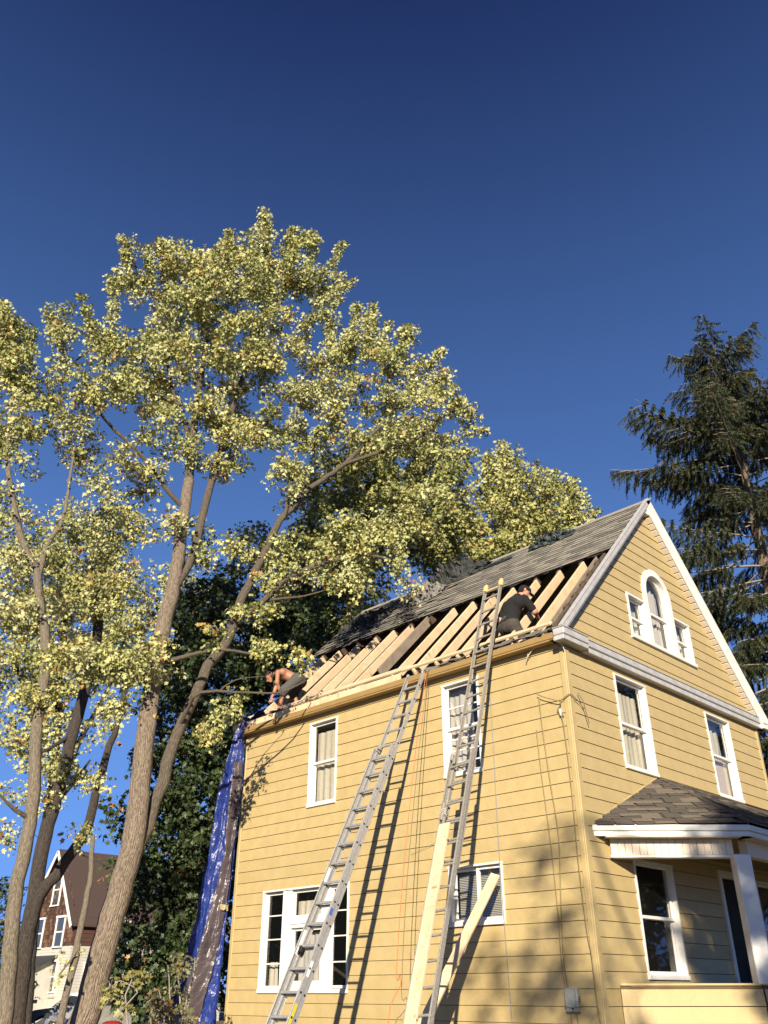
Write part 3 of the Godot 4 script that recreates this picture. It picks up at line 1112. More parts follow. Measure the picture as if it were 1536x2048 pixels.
func porch(h: Node3D) -> void:
	# the porch turns away from the wall at 45 degrees, then runs along the gable wall
	var p := holder("porch", h)
	var tip := Vector3(0.0, 2.53, -0.19)
	var corner := Vector3(1.58, 2.56, -1.77)
	var top := Vector3(0.0, 3.5, -2.37)
	var far := -9.5
	var g := Geo.new()
	var dn := Vector3(0, -0.05, 0)
	g.tri(tip, corner, top)
	g.quad(corner, Vector3(1.58, 2.56, far), Vector3(0.0, 3.5, far), top)
	g.tri(top + dn, corner + dn, tip + dn)
	g.quad(top + dn, Vector3(0.0, 3.45, far), Vector3(1.58, 2.51, far), corner + dn)
	put("roof_deck", g, M.old_wood, p)
	# shingles laid in courses over both faces, trimmed at the hip
	var shapes := []
	for k in 6:
		g = Geo.new()
		g.box(Transform3D(Basis(Vector3.RIGHT, -0.1), Vector3.ZERO), Vector3(-0.143 + 0.02 * (k % 3), 0.0, -0.07), Vector3(0.143, 0.010, 0.06), 0.003)
		shapes.append(g.mesh(M.porch_shingle if k % 3 else M.porch_shingle_pale))
	var e1 := (corner - tip).normalized()
	var n1 := (corner - tip).cross(top - tip).normalized()
	var u1 := n1.cross(e1)
	var len1 := tip.distance_to(corner)
	var hgt := (top - tip).dot(u1)
	var off := (top - tip).dot(e1)
	var s := 0.03
	var row := 0
	while s < hgt:
		var f := s / hgt
		var a := lerpf(0.0, off, f)
		var b := lerpf(len1, off, f)
		var x := a + (0.08 if row % 2 else 0.16)
		while x < b - 0.03:
			place("shingle", shapes[rng.randi() % 6], Transform3D(Basis(e1, n1, -u1).rotated(n1, rng.randf_range(-0.03, 0.03)), tip + e1 * x + u1 * s + n1 * (0.004 + rng.randf() * 0.01)), p)
			x += 0.29
		row += 1
		s += 0.095
	var e2 := Vector3(0, 0, -1)
	var up2 := (Vector3(0, 3.5, -3) - Vector3(1.58, 2.56, -3)).normalized()
	var n2 := e2.cross(up2).normalized()
	s = 0.03
	row = 0
	var h2 := Vector3(0, 3.5, -3).distance_to(Vector3(1.58, 2.56, -3))
	while s < h2:
		var z0 := lerpf(corner.z, top.z, s / h2)
		var x := 0.08 if row % 2 else 0.16
		while z0 - x > -5.2:
			place("shingle", shapes[rng.randi() % 6], Transform3D(Basis(e2, n2, -up2).rotated(n2, rng.randf_range(-0.03, 0.03)), Vector3(1.58, 2.56, z0 - x) + up2 * s + n2 * (0.004 + rng.randf() * 0.01)), p)
			x += 0.29
		row += 1
		s += 0.095
	g = Geo.new()
	g.tube(PackedVector3Array([corner + Vector3(0, 0.01, 0), (corner + top) * 0.5 + Vector3(0, 0.015, 0), top]), PackedFloat32Array([0.03, 0.03, 0.03]), 6)
	put("hip_cap", g, M.porch_shingle, p)
	g = Geo.new()
	var lo := tip + n1 * 0.012
	g.tube(PackedVector3Array([lo + e1 * -0.02, lo.lerp(top, 0.5) + n1 * 0.01, top + n1 * 0.02]), PackedFloat32Array([0.02, 0.018, 0.018]), 6)
	g.tube(PackedVector3Array([Vector3(0.03, 3.52, top.z), Vector3(0.03, 3.52, -6.8)]), PackedFloat32Array([0.016, 0.016]), 6)
	put("flashing", g, M.trim_yellow, p)
	# fascia, beam, post and the low sided wall, first along the diagonal, then along the front
	var d := Basis(Vector3(1, 0, -1).normalized(), Vector3.UP, Vector3(1, 0, 1).normalized())
	var D := Transform3D(d, Vector3(0, 0, -0.19))
	var F := Transform3D(Basis(Vector3(0, 0, -1), Vector3.UP, Vector3(1, 0, 0)), Vector3(1.58, 0, -1.77))
	for part in [[D, len1, 0.02], [F, 7.5, 0.0]]:
		var T: Transform3D = part[0]
		var l: float = part[1]
		g = Geo.new()
		g.box(T, Vector3(part[2], 2.455, -0.03), Vector3(l, 2.535, 0.005), 0.006)
		g.box(T, Vector3(part[2] + 0.01, 2.385, -0.05), Vector3(l - 0.01, 2.45, -0.012), 0.006)
		put("fascia", g, M.white, p)
		g = Geo.new()
		g.box(T, Vector3(0.2, 2.375, -0.32), Vector3(l - 0.12, 2.384, -0.02))
		put("soffit", g, M.cream, p)
		var m := 17 if T == D else 40
		for k in m:
			g = Geo.new()
			var x0 := 0.30 + (l - 0.5) * k / m
			g.box(T, Vector3(x0, 2.16, -0.34), Vector3(x0 + (l - 0.5) / m - 0.004, 2.374, -0.21), 0.004)
			put("beam_panel", g, M.cream, p)
	g = Geo.new()
	g.box(D, Vector3(0.28, 2.125, -0.36), Vector3(len1 - 0.2, 2.158, -0.19), 0.005)
	put("beam_foot", g, M.white, p)
	g = Geo.new()
	g.box(Transform3D(d, Vector3(1.34, 0.0, -1.83)), Vector3(-0.11, 0.56, -0.11), Vector3(0.11, 2.16, 0.11), 0.012)
	put("post", g, M.white, p)
	g = Geo.new()
	g.tri(Vector3(0.02, 2.37, -0.45), Vector3(0.02, 2.37, -1.75), Vector3(1.3, 2.37, -1.75))
	g.quad(Vector3(0.02, 2.37, -1.75), Vector3(0.02, 2.37, far), Vector3(1.35, 2.37, far), Vector3(1.35, 2.37, -1.75))
	put("ceiling", g, M.ochre, p)
	g = Geo.new()
	g.quad(Vector3(0.01, -0.15, -0.5), Vector3(1.35, -0.15, -1.84), Vector3(1.35, -0.15, far), Vector3(0.01, -0.15, far))
	put("porch_floor", g, M.weathered, p)
	var lw := holder("low_wall", p)
	for part in [[Transform3D(d, Vector3(0.03, 0, -0.42)), 1.86], [Transform3D(F.basis, Vector3(1.35, 0, -1.76)), 7.0]]:
		var T: Transform3D = part[0]
		g = Geo.new()
		g.box(T, Vector3(0, -1.05, -0.12), Vector3(part[1], 0.54, -0.005))
		put("sheathing", g, M.joint, lw)
		var y := -1.084
		while y < 0.5:
			g = Geo.new()
			var bottom := y
			var tp := minf(y + 0.189, 0.545)
			g.quad(T * Vector3(0, bottom, 0.022), T * Vector3(part[1], bottom, 0.022), T * Vector3(part[1], tp, 0.008), T * Vector3(0, tp, 0.008))
			g.quad(T * Vector3(0, bottom, 0.0), T * Vector3(part[1], bottom, 0.0), T * Vector3(part[1], bottom, 0.022), T * Vector3(0, bottom, 0.022))
			g.quad(T * Vector3(0, tp, 0.008), T * Vector3(part[1], tp, 0.008), T * Vector3(part[1], tp, 0.0), T * Vector3(0, tp, 0.0))
			put("siding_board", g, M["yellow%d" % (rng.randi() % 3)], lw)
			y += 0.2
		g = Geo.new()
		g.box(T, Vector3(0.0, 0.547, -0.13), Vector3(part[1] - 0.005, 0.575, 0.016), 0.006)
		put("cap_rail", g, M.trim_yellow, lw)


# ---------------------------------------------------------------- ladders, boards, ropes, the tarp

func ladder_frame(foot: Vector3, u: Vector3) -> Basis:
	# y up the ladder, x to its right as one faces the wall, z out of its climbing side
	var z := Vector3.RIGHT.cross(u).normalized()
	return Basis(u.cross(z).normalized(), u, z)


func ladder_section(t: Node3D, from: float, to: float, width: float, z: float, mat: Material, first: float, holes: bool, rail_d: float, round_rung: bool) -> void:
	for s in [-1.0, 1.0]:
		var g := Geo.new()
		var x: float = s * (width / 2 - 0.012)
		# a channel: web outside, two flanges that turn inwards
		g.box(ID, Vector3(x - 0.004 + s * 0.008, from, z - rail_d / 2), Vector3(x + 0.004 + s * 0.008, to, z + rail_d / 2), 0.0015)
		var xi: float = x - s * 0.012
		g.box(ID, Vector3(minf(x + s * 0.004, xi), from, z + rail_d / 2 - 0.006), Vector3(maxf(x + s * 0.004, xi), to, z + rail_d / 2 - 0.001), 0.001)
		g.box(ID, Vector3(minf(x + s * 0.004, xi), from, z - rail_d / 2 + 0.001), Vector3(maxf(x + s * 0.004, xi), to, z - rail_d / 2 + 0.006), 0.001)
		put("rail", g, mat, t, false)
	var y := first
	while y < to - 0.02:
		if y > from + 0.02:
			var g := Geo.new()
			var hw := width / 2 - 0.008
			g.tube(PackedVector3Array([Vector3(-hw, y, z), Vector3(hw, y, z)]), PackedFloat32Array([0.017, 0.017]), 10 if round_rung else 8, true, 0.0, 1.0)
			if not round_rung:
				g.box(ID, Vector3(-hw, y + 0.006, z - 0.018), Vector3(hw, y + 0.016, z + 0.018), 0.003)
			put("rung", g, mat, t, false)
			if holes:
				g = Geo.new()
				var e := width / 2 + 0.0045
				g.tube(PackedVector3Array([Vector3(e - 0.006, y, z), Vector3(e, y, z)]), PackedFloat32Array([0.0155, 0.0155]), 10)
				put("rung_end", g, M.black, t, false)
		y += 0.305


func ladders_and_boards() -> void:
	var u := Vector3(-0.00366, 0.89228, -0.45146).normalized()
	var foot := Vector3(-2.74, 4.816, 0.486) - u * ((4.816 - GROUND) / u.y) + Vector3(-0.2, 0, 0)
	var first := fposmod((4.816 - GROUND) / u.y, 0.305)
	var t := thing("extension_ladder", "bright aluminium extension ladder on the yellow wall, left of the old dull one", "ladder", foot, "ladders leaning on the house", ladder_frame(foot, u))
	ladder_section(t, 0.0, 5.62, 0.41, 0.03, M.alu, first, true, 0.078, false)
	ladder_section(t, 0.62, 7.2, 0.395, -0.047, M.alu, first, true, 0.07, false)
	var g := Geo.new()
	for s in [-1.0, 1.0]:
		g.box(Transform3D(Basis(Vector3.RIGHT, 0.5), Vector3(s * 0.2, 0.0, 0.03)), Vector3(-0.03, -0.02, -0.07), Vector3(0.03, 0.09, 0.07), 0.008)
	put("feet", g, M.black, t, false)
	for y in [first + 0.305 * 7 - 0.02, first + 0.305 * 18 - 0.05]:
		g = Geo.new()
		g.box(ID, Vector3(-0.175, y - 0.08, -0.05), Vector3(-0.155, y + 0.02, 0.035), 0.004)
		g.box(ID, Vector3(-0.15, y - 0.06, 0.0), Vector3(-0.1, y + 0.02, 0.05), 0.004)
		put("rung_lock", g, M.black if y < 4 else M.alu, t, false)
	for lab in [["label_yellow", 0.2055, 1.33, 0.28], ["label_white", 0.2055, 1.95, 0.2], ["label_blue", 0.2055, 2.78, 0.1], ["label_white", -0.20, 2.25, 0.34], ["label_white", -0.20, 3.3, 0.22]]:
		g = Geo.new()
		if lab[1] > 0:
			g.box(ID, Vector3(lab[1], lab[2], 0.005), Vector3(lab[1] + 0.001, lab[2] + lab[3], 0.05))
		else:
			g.box(ID, Vector3(-0.1895, lab[2], 0.0), Vector3(-0.1885, lab[2] + lab[3], 0.05))
		put("sticker", g, M[lab[0]], t, false)
	g = Geo.new()
	g.box(ID, Vector3(-0.2, 7.19, -0.075), Vector3(-0.15, 7.26, 0.0), 0.012)
	g.box(ID, Vector3(0.15, 7.19, -0.075), Vector3(0.2, 7.26, 0.0), 0.012)
	put("end_cap", g, M.alu, t, false)
	# the older ladder that reaches over the eave onto the rafters
	u = Vector3(-0.0866, 0.918, -0.386).normalized()
	foot = Vector3(-1.06, 3.32, 1.06) - u * ((3.32 - GROUND) / u.y) + Vector3(-0.195 + 0.11, 0, 0.165)
	var to_top := (6.72 - GROUND) / u.y
	first = fposmod((3.32 - GROUND) / u.y, 0.305)
	t = thing("extension_ladder", "old dull extension ladder with tan end caps, reaching past the eave onto the rafters", "ladder", foot, "ladders leaning on the house", ladder_frame(foot, u))
	ladder_section(t, 0.0, 5.02, 0.405, 0.0, M.old_alu, first, false, 0.075, true)
	ladder_section(t, 3.25, to_top, 0.36, -0.066, M.old_alu, first + 0.09, false, 0.065, true)
	g = Geo.new()
	for s in [-1.0, 1.0]:
		g.box(Transform3D(Basis(Vector3.RIGHT, 0.4), Vector3(s * 0.2, 0.0, 0.0)), Vector3(-0.03, -0.02, -0.07), Vector3(0.03, 0.09, 0.07), 0.008)
	put("feet", g, M.black, t, false)
	for s in [-1.0, 1.0]:
		g = Geo.new()
		var pts := PackedVector3Array()
		var rad := PackedFloat32Array()
		for k in 7:
			pts.append(Vector3(s * 0.165, to_top - 0.07 + 0.03 * k, -0.07))
			rad.append([0.042, 0.047, 0.05, 0.05, 0.047, 0.038, 0.02][k])
		g.tube(pts, rad, 12, true, 0.0, 1.0)
		put("end_cap", g, M.rubber_tan, t, false)
	g = Geo.new()
	g.tube(PackedVector3Array([Vector3(-0.15, to_top - 0.06, -0.07), Vector3(0.15, to_top - 0.06, -0.07)]), PackedFloat32Array([0.02, 0.02]), 10)
	put("rung", g, M.rubber_tan, t, false)
	for y in [first + 0.305 * 12 + 0.1, first + 0.305 * 13 - 0.05, 4.95]:
		g = Geo.new()
		g.box(ID, Vector3(-0.185, y - 0.05, -0.03), Vector3(-0.135, y + 0.06, 0.06), 0.008)
		g.box(ID, Vector3(-0.15, y - 0.1, 0.0), Vector3(-0.11, y, 0.03), 0.004)
		put("rung_lock", g, M.old_alu, t, false)
	var knot := Geo.new()
	for k in 3:
		var pts := PackedVector3Array()
		var rad := PackedFloat32Array()
		for q in 13:
			var a := TAU * q / 12.0
			pts.append(Vector3(-0.165 + cos(a) * 0.045, first + 0.305 * 13 - 0.16 + 0.03 * k + 0.01 * sin(a * 2), 0.0 + sin(a) * 0.055))
			rad.append(0.008)
		knot.tube(pts, rad, 6, false)
	put("rope_lashing", knot, M.wire_white, t, false)
	# a plank laid on the ladder's rungs along its left rail
	var B := ladder_frame(foot, u)
	t = thing("pine_plank", "wide pale pine plank with nail holes lying up the rungs of the old ladder", "plank", foot + B.z * 0.045, "new lumber leaning on the house", B)
	g = Geo.new()
	g.box(ID, Vector3(-0.160, 0.0, -0.018), Vector3(0.02, 3.87, 0.02), 0.004, 0.45, Vector2(1.3, 2.2))
	put("board", g, M.pine2, t, false)
	g = Geo.new()
	for k in 16:
		var p := Vector3(rng.randf_range(-0.16, 0.0), 0.4 + 0.2 * k + rng.randf() * 0.1, 0.0195)
		g.tube(PackedVector3Array([p, p + Vector3(0, 0, 0.0015)]), PackedFloat32Array([0.006, 0.006]), 6)
	stuff(put("nail_holes", g, M.black, t, false))
	# boards that lean on the wall behind that ladder
	lean("pine_plank", "pine board leaning across the right half of the sliding window", Vector3(-1.52, 1.98, 0.09), Vector3(-2.31, GROUND, 1.93), 0.15, 0.036, 1, 0.15)
	lean("pine_plank", "shorter pine board leaning behind the old ladder's right rail, near the ground", Vector3(-1.91, 1.0, 0.52), Vector3(-2.45, GROUND, 1.62), 0.12, 0.036, 0, 0.1)


func lean(called: String, label: String, top: Vector3, bottom: Vector3, w: float, thick: float, k: int, twist: float) -> void:
	var u := (top - bottom).normalized()
	var x := u.cross(Vector3(0, 0, 1)).normalized().rotated(u, twist)
	var B := Basis(x, u, x.cross(u))
	var t := thing(called, label, "plank", bottom, "new lumber leaning on the house", B)
	var g := Geo.new()
	g.box(ID, Vector3(-w / 2, 0, -thick / 2), Vector3(w / 2, top.distance_to(bottom), thick / 2), 0.004, 0.45, Vector2(k * 1.7, k))
	put("board", g, M["pine%d" % k], t, false)


func line_of(called: String, label: String, category: String, pts: Array, r: float, m: Material, group := "") -> void:
	# a rope or wire drawn as a smooth curve through its points
	var c := Curve3D.new()
	for k in pts.size():
		var a: Vector3 = pts[maxi(k - 1, 0)]
		var b: Vector3 = pts[mini(k + 1, pts.size() - 1)]
		var d := (b - a) * 0.16
		c.add_point(pts[k], -d, d)
	c.bake_interval = 0.05 if c.get_baked_length() < 4 else 0.12
	var p := c.get_baked_points()
	var rad := PackedFloat32Array()
	rad.resize(p.size())
	rad.fill(r)
	var g := Geo.new()
	g.tube(p, rad, 6)
	tag(put(called, g, m, self), label, category, group)


func ropes_and_wires() -> void:
	line_of("rope", "thin orange rope hanging from the eave between the two ladders, looped at its lower end", "rope", [Vector3(-2.63, 5.33, 0.22), Vector3(-2.62, 5.0, 0.33), Vector3(-2.5, 3.6, 0.75), Vector3(-2.34, 1.9, 1.2), Vector3(-2.17, 0.75, 1.52), Vector3(-2.1, 0.62, 1.56), Vector3(-2.05, 0.68, 1.58), Vector3(-2.06, 0.55, 1.56), Vector3(-2.16, 0.4, 1.6), Vector3(-2.2, 0.1, 1.66), Vector3(-2.25, GROUND, 1.8)], 0.0055, M.orange)
	line_of("rope", "thin brown pull rope beside the orange rope, ending in a loop", "rope", [Vector3(-2.6, 5.33, 0.24), Vector3(-2.57, 5.0, 0.33), Vector3(-2.45, 3.6, 0.72), Vector3(-2.3, 1.9, 1.15), Vector3(-2.1, 0.5, 1.5), Vector3(-2.0, 0.42, 1.52), Vector3(-1.98, 0.3, 1.54), Vector3(-2.08, 0.2, 1.56), Vector3(-2.14, 0.05, 1.6), Vector3(-2.16, GROUND, 1.8)], 0.005, M.wire)
	line_of("wire", "thin dark grey wire running straight down the wall to the right of the old ladder", "wire", [Vector3(-1.46, 5.5, 0.17), Vector3(-1.46, 5.1, 0.08), Vector3(-1.45, 4.3, 0.04), Vector3(-1.44, 2.2, 0.075), Vector3(-1.43, 0.1, 0.04), Vector3(-1.43, -0.9, 0.05)], 0.006, M.wire_grey)
	line_of("wire", "slanting thin wire running from the old ladder down to the left", "wire", [Vector3(-1.75, 2.95, 0.08), Vector3(-2.45, 2.62, 0.06), Vector3(-3.25, 2.42, 0.04)], 0.0025, M.wire)
	line_of("wire", "yellow painted cable from the wall bracket down to the grey utility box", "cable", [Vector3(-0.5, 4.42, 0.06), Vector3(-0.51, 4.0, 0.035), Vector3(-0.46, 3.2, 0.035), Vector3(-0.40, 2.4, 0.04), Vector3(-0.47, 1.5, 0.035), Vector3(-0.5, 0.9, 0.04), Vector3(-0.47, 0.5, 0.05), Vector3(-0.42, 0.34, 0.06)], 0.008, M.wire_yellow)
	line_of("wire", "shorter yellow painted cable just left of the one from the wall bracket", "cable", [Vector3(-0.62, 3.95, 0.033), Vector3(-0.6, 3.3, 0.034), Vector3(-0.55, 2.4, 0.034), Vector3(-0.53, 1.5, 0.036), Vector3(-0.54, 0.8, 0.04), Vector3(-0.49, 0.42, 0.06)], 0.007, M.wire_yellow)
	line_of("wire", "cable running down beside the house corner from the white connector", "cable", [Vector3(-0.16, 4.12, 0.05), Vector3(-0.12, 3.9, 0.045), Vector3(-0.1, 3.0, 0.045), Vector3(-0.11, 2.0, 0.05), Vector3(-0.09, 1.2, 0.05), Vector3(-0.05, 0.9, 0.06), Vector3(-0.05, 0.4, 0.05), Vector3(-0.02, 0.0, 0.05)], 0.008, M.wire_yellow)
	line_of("wire", "thin cable sagging from the wall bracket to the house corner", "cable", [Vector3(-0.52, 4.47, 0.07), Vector3(-0.4, 4.40, 0.09), Vector3(-0.16, 4.29, 0.08), Vector3(-0.1, 4.27, 0.08), Vector3(-0.15, 4.19, 0.07), Vector3(-0.2, 4.16, 0.06), Vector3(-0.14, 4.11, 0.05), Vector3(-0.1, 4.05, 0.045)], 0.007, M.wire)
	line_of("wire", "cable bent round the house corner below the eave onto the gable wall", "cable", [Vector3(-0.14, 4.28, 0.06), Vector3(-0.02, 4.33, 0.06), Vector3(0.05, 4.36, 0.05), Vector3(0.06, 4.31, -0.08), Vector3(0.05, 4.27, -0.2), Vector3(0.06, 4.2, -0.28)], 0.008, M.wire_yellow)
	line_of("wire", "dark frayed wire end sticking out of the gable wall near the corner", "wire", [Vector3(0.05, 4.42, -0.16), Vector3(0.10, 4.30, -0.2), Vector3(0.09, 4.15, -0.27), Vector3(0.08, 3.98, -0.34)], 0.008, M.wire)
	line_of("wire", "pale tangled wire ends hanging under the eave at the house corner", "wire", [Vector3(-0.62, 5.16, 0.07), Vector3(-0.68, 5.02, 0.06), Vector3(-0.62, 5.1, 0.09), Vector3(-0.45, 5.22, 0.1), Vector3(-0.2, 5.26, 0.12), Vector3(-0.02, 5.24, 0.14), Vector3(0.03, 5.18, 0.13), Vector3(0.05, 5.05, 0.08)], 0.008, M.wire_white)
	var g := Geo.new()
	var t := thing("connector", "small white cable connector beside the house corner above the cables", "connector", Vector3(-0.15, 4.12, 0.05))
	g.tube(PackedVector3Array([Vector3(0, 0.05, 0), Vector3(0, 0.02, 0), Vector3(0, -0.05, 0)]), PackedFloat32Array([0.02, 0.024, 0.015]), 8)
	put("plug", g, M.wire_white, t, false)
	t = thing("utility_box", "small grey utility box on the yellow wall near the house corner at the bottom", "utility box", Vector3(-0.41, 0.27, 0.025))
	g = Geo.new()
	g.box(ID, Vector3(-0.10, 0.03, 0.0), Vector3(0.10, 0.25, 0.075), 0.012)
	g.box(ID, Vector3(-0.035, 0.028, 0.07), Vector3(0.045, 0.252, 0.083), 0.005)
	put("cover", g, M.box_grey, t, false)
	for s in [[-0.098, -0.01], [0.015, 0.098]]:
		g = Geo.new()
		g.box(ID, Vector3(s[0], -0.02, 0.005), Vector3(s[1], 0.029, 0.06), 0.006)
		put("cable_gland", g, M.box_grey, t, false)
	g = Geo.new()
	for k in 3:
		g.tube(PackedVector3Array([Vector3(0.1, 0.1 + 0.025 * k, 0.03), Vector3(0.115, 0.1 + 0.025 * k, 0.03)]), PackedFloat32Array([0.008, 0.008]), 6)
	put("screw", g, M.black, t, false)
	line_of("wire", "loose cable ends hanging in a loop below the grey utility box", "cable", [Vector3(-0.46, 0.27, 0.05), Vector3(-0.46, 0.12, 0.05), Vector3(-0.42, 0.03, 0.06), Vector3(-0.36, 0.08, 0.06), Vector3(-0.36, 0.2, 0.06), Vector3(-0.4, 0.26, 0.05)], 0.005, M.wire_yellow)


func tarp() -> void:
	# left and right edge of the hanging sheet by height: [y, left x, left z, right x, right z]
	var rows := [[5.47, -8.02, 0.12, -7.8, 0.17], [5.2, -8.12, 0.24, -7.82, 0.24], [4.6, -8.2, 0.32, -7.86, 0.16], [3.4, -8.4, 0.36, -7.88, 0.14], [2.4, -8.55, 0.4, -7.92, 0.13], [1.9, -8.58, 0.42, -7.95, 0.12], [1.1, -8.76, 0.5, -7.96, 0.12], [0.4, -8.98, 0.58, -7.97, 0.13], [-1.08, -9.5, 0.75, -7.98, 0.16]]
	var f := noise_at(1.0, 300, 4)
	var edge := func(v: float) -> Array:
		var y := lerpf(5.47, -1.08, v)
		for k in rows.size() - 1:
			if y <= rows[k][0] and y >= rows[k + 1][0]:
				var q: float = (rows[k][0] - y) / (rows[k][0] - rows[k + 1][0])
				return [y, lerpf(rows[k][1], rows[k + 1][1], q), lerpf(rows[k][2], rows[k + 1][2], q), lerpf(rows[k][3], rows[k + 1][3], q), lerpf(rows[k][4], rows[k + 1][4], q)]
		return [y] + rows[-1].slice(1)
	var hang := func(u: float, v: float) -> Vector3:
		var e: Array = edge.call(v)
		var p := Vector3(lerpf(e[1], e[3], u), e[0], lerpf(e[2], e[4], u))
		var w: float = e[3] - e[1]
		var fold := sin(u * 10.0 + 1.6 * sin(v * 3.1) + v * 3.0) * 0.075 + sin(u * 23.0 - v * 4.0) * 0.022
		var crease := f.get_noise_2d(u * w * 7.0, v * 16.0) * 0.03 + absf(f.get_noise_2d(u * w * 4.0 + 40, v * 7.0)) * 0.045
		return p + Vector3(0.35, 0, 1).normalized() * (fold * (0.5 + v) + crease) + Vector3(0.03 * sin(v * 21.0) * (1.0 - u), 0, 0)
	var t := thing("tarp", "crumpled blue plastic tarp hanging from the left corner of the eave to the ground", "tarp", Vector3(-8.4, GROUND, 0.3))
	var g := Geo.new()
	g.grid(hang, 90, 220)
	put("blue_sheet", g, M.tarp, t)
	# the brown back of the sheet, turned outwards in long folds over the blue
	g = Geo.new()
	g.grid(func(u: float, v: float) -> Vector3:
		var vv := lerpf(0.13, 0.985, v)
		var a := lerpf(0.66, 0.12, smoothstep(0.25, 0.95, v)) + 0.02 * sin(v * 25.0)
		var b := lerpf(0.99, 0.60, smoothstep(0.2, 0.9, v)) + 0.03 * sin(v * 11.0)
		var q: Vector3 = hang.call(lerpf(a, b, u), vv)
		return q + Vector3(0.35, 0, 1).normalized() * (0.035 + 0.05 * sin(u * PI) * (0.6 + 0.4 * sin(u * 9.0))), 30, 160)
	put("brown_fold", g, M.tarp_brown, t)
	g = Geo.new()
	g.grid(func(u: float, v: float) -> Vector3:
		var q: Vector3 = hang.call(lerpf(0.28, 1.0, u), lerpf(0.885, 0.925, v) - 0.04 * u)
		return q + Vector3(0.02, 0, 0.06 + 0.04 * sin(u * 7.0)), 24, 6)
	put("brown_fold", g, M.grey_rag, t)
	g = Geo.new()
	g.grid(func(u: float, v: float) -> Vector3:
		var q: Vector3 = hang.call(lerpf(0.74, 1.0, u), lerpf(0.536, 0.548 + 0.004 * sin(u * 9.0), v) + 0.006 * u)
		return q + Vector3(0.04 + 0.05 * u, 0, 0.09 - 0.03 * u), 12, 3)
	put("tape_patch", g, M.tape, t)
	g = Geo.new()
	g.grid(func(u: float, v: float) -> Vector3:
		return Vector3(lerpf(-8.0, -7.3, u), 5.5 + 0.06 * u + 0.05 * sin(u * 9.0 + v * 3.0) + 0.03 * sin(v * 8.0), lerpf(0.2, -0.04, v) - 0.1 * u * v) + Vector3(0, 0, 1) * f.get_noise_2d(u * 20, v * 8) * 0.06, 30, 12)
	put("gathered_corner", g, M.tarp, t)


func crumple(called: String, label: String, s0: float, s1: float, x0: float, x1: float, lift: float, m: Material, sd: int, group := "") -> void:
	# a crumpled sheet lying on the front roof slope, s metres down from the ridge
	var S := slope(9.08)
	var f := noise_at(1.0, sd, 4)
	var t := thing(called, label, "roofing felt", S * Vector3((x0 + x1) / 2, 0, (s0 + s1) / 2), group)
	var g := Geo.new()
	g.grid(func(u: float, v: float) -> Vector3:
		var taper := 0.45 + 0.55 * sin(PI * clampf(u * 0.9 + 0.05, 0, 1)) + 0.25 * f.get_noise_2d(u * 9.0, 90)
		var x := lerpf(x0, x1, u) + f.get_noise_2d(v * 6.0 + 9, u * 8.0) * 0.12
		var s := lerpf((s0 + s1) / 2 - (s1 - s0) / 2 * taper, (s0 + s1) / 2 + (s1 - s0) / 2 * taper, v) + f.get_noise_2d(u * 7.0, v * 4.0 + 50) * 0.1
		var n := 0.02 + lift * (0.35 + absf(f.get_noise_2d(u * 10.0, v * 7.0)) * 2.2) * sin(PI * v) * (0.3 + sin(PI * u))
		return S * Vector3(x, n, s), 60, 24)
	put("sheet", g, m, t)


func roof_scraps() -> void:
	crumple("torn_felt", "dark green crumpled felt strip lying just below the ridge near the gable", 0.18, 0.5, -2.55, -1.45, 0.12, M.green_felt, 401, "torn felt on the roof")
	crumple("torn_felt", "flat thin dark felt strip on the shingles left of the crumpled green one", 0.32, 0.46, -3.9, -3.05, 0.02, M.green_felt, 402, "torn felt on the roof")
	crumple("torn_felt", "black torn felt heaped along the ridge where the tree hangs over the roof", 0.0, 0.55, -5.6, -3.75, 0.24, M.felt, 403, "torn felt on the roof")
	crumple("torn_felt", "grey torn netting bunched on the shaded shingles under the maple leaves", 0.5, 1.25, -5.9, -4.7, 0.20, M.grey_rag, 404, "torn felt on the roof")
	crumple("torn_felt", "small pale grey rag of roofing caught at the ridge under the leaves", 0.1, 0.45, -5.2, -4.75, 0.18, M.grey_rag, 405, "torn felt on the roof")
	crumple("torn_felt", "dark loose felt lifted over the shaded left end of the roof", 0.7, 1.5, -8.0, -6.2, 0.13, M.felt, 406, "torn felt on the roof")


# ---------------------------------------------------------------- the two roofers

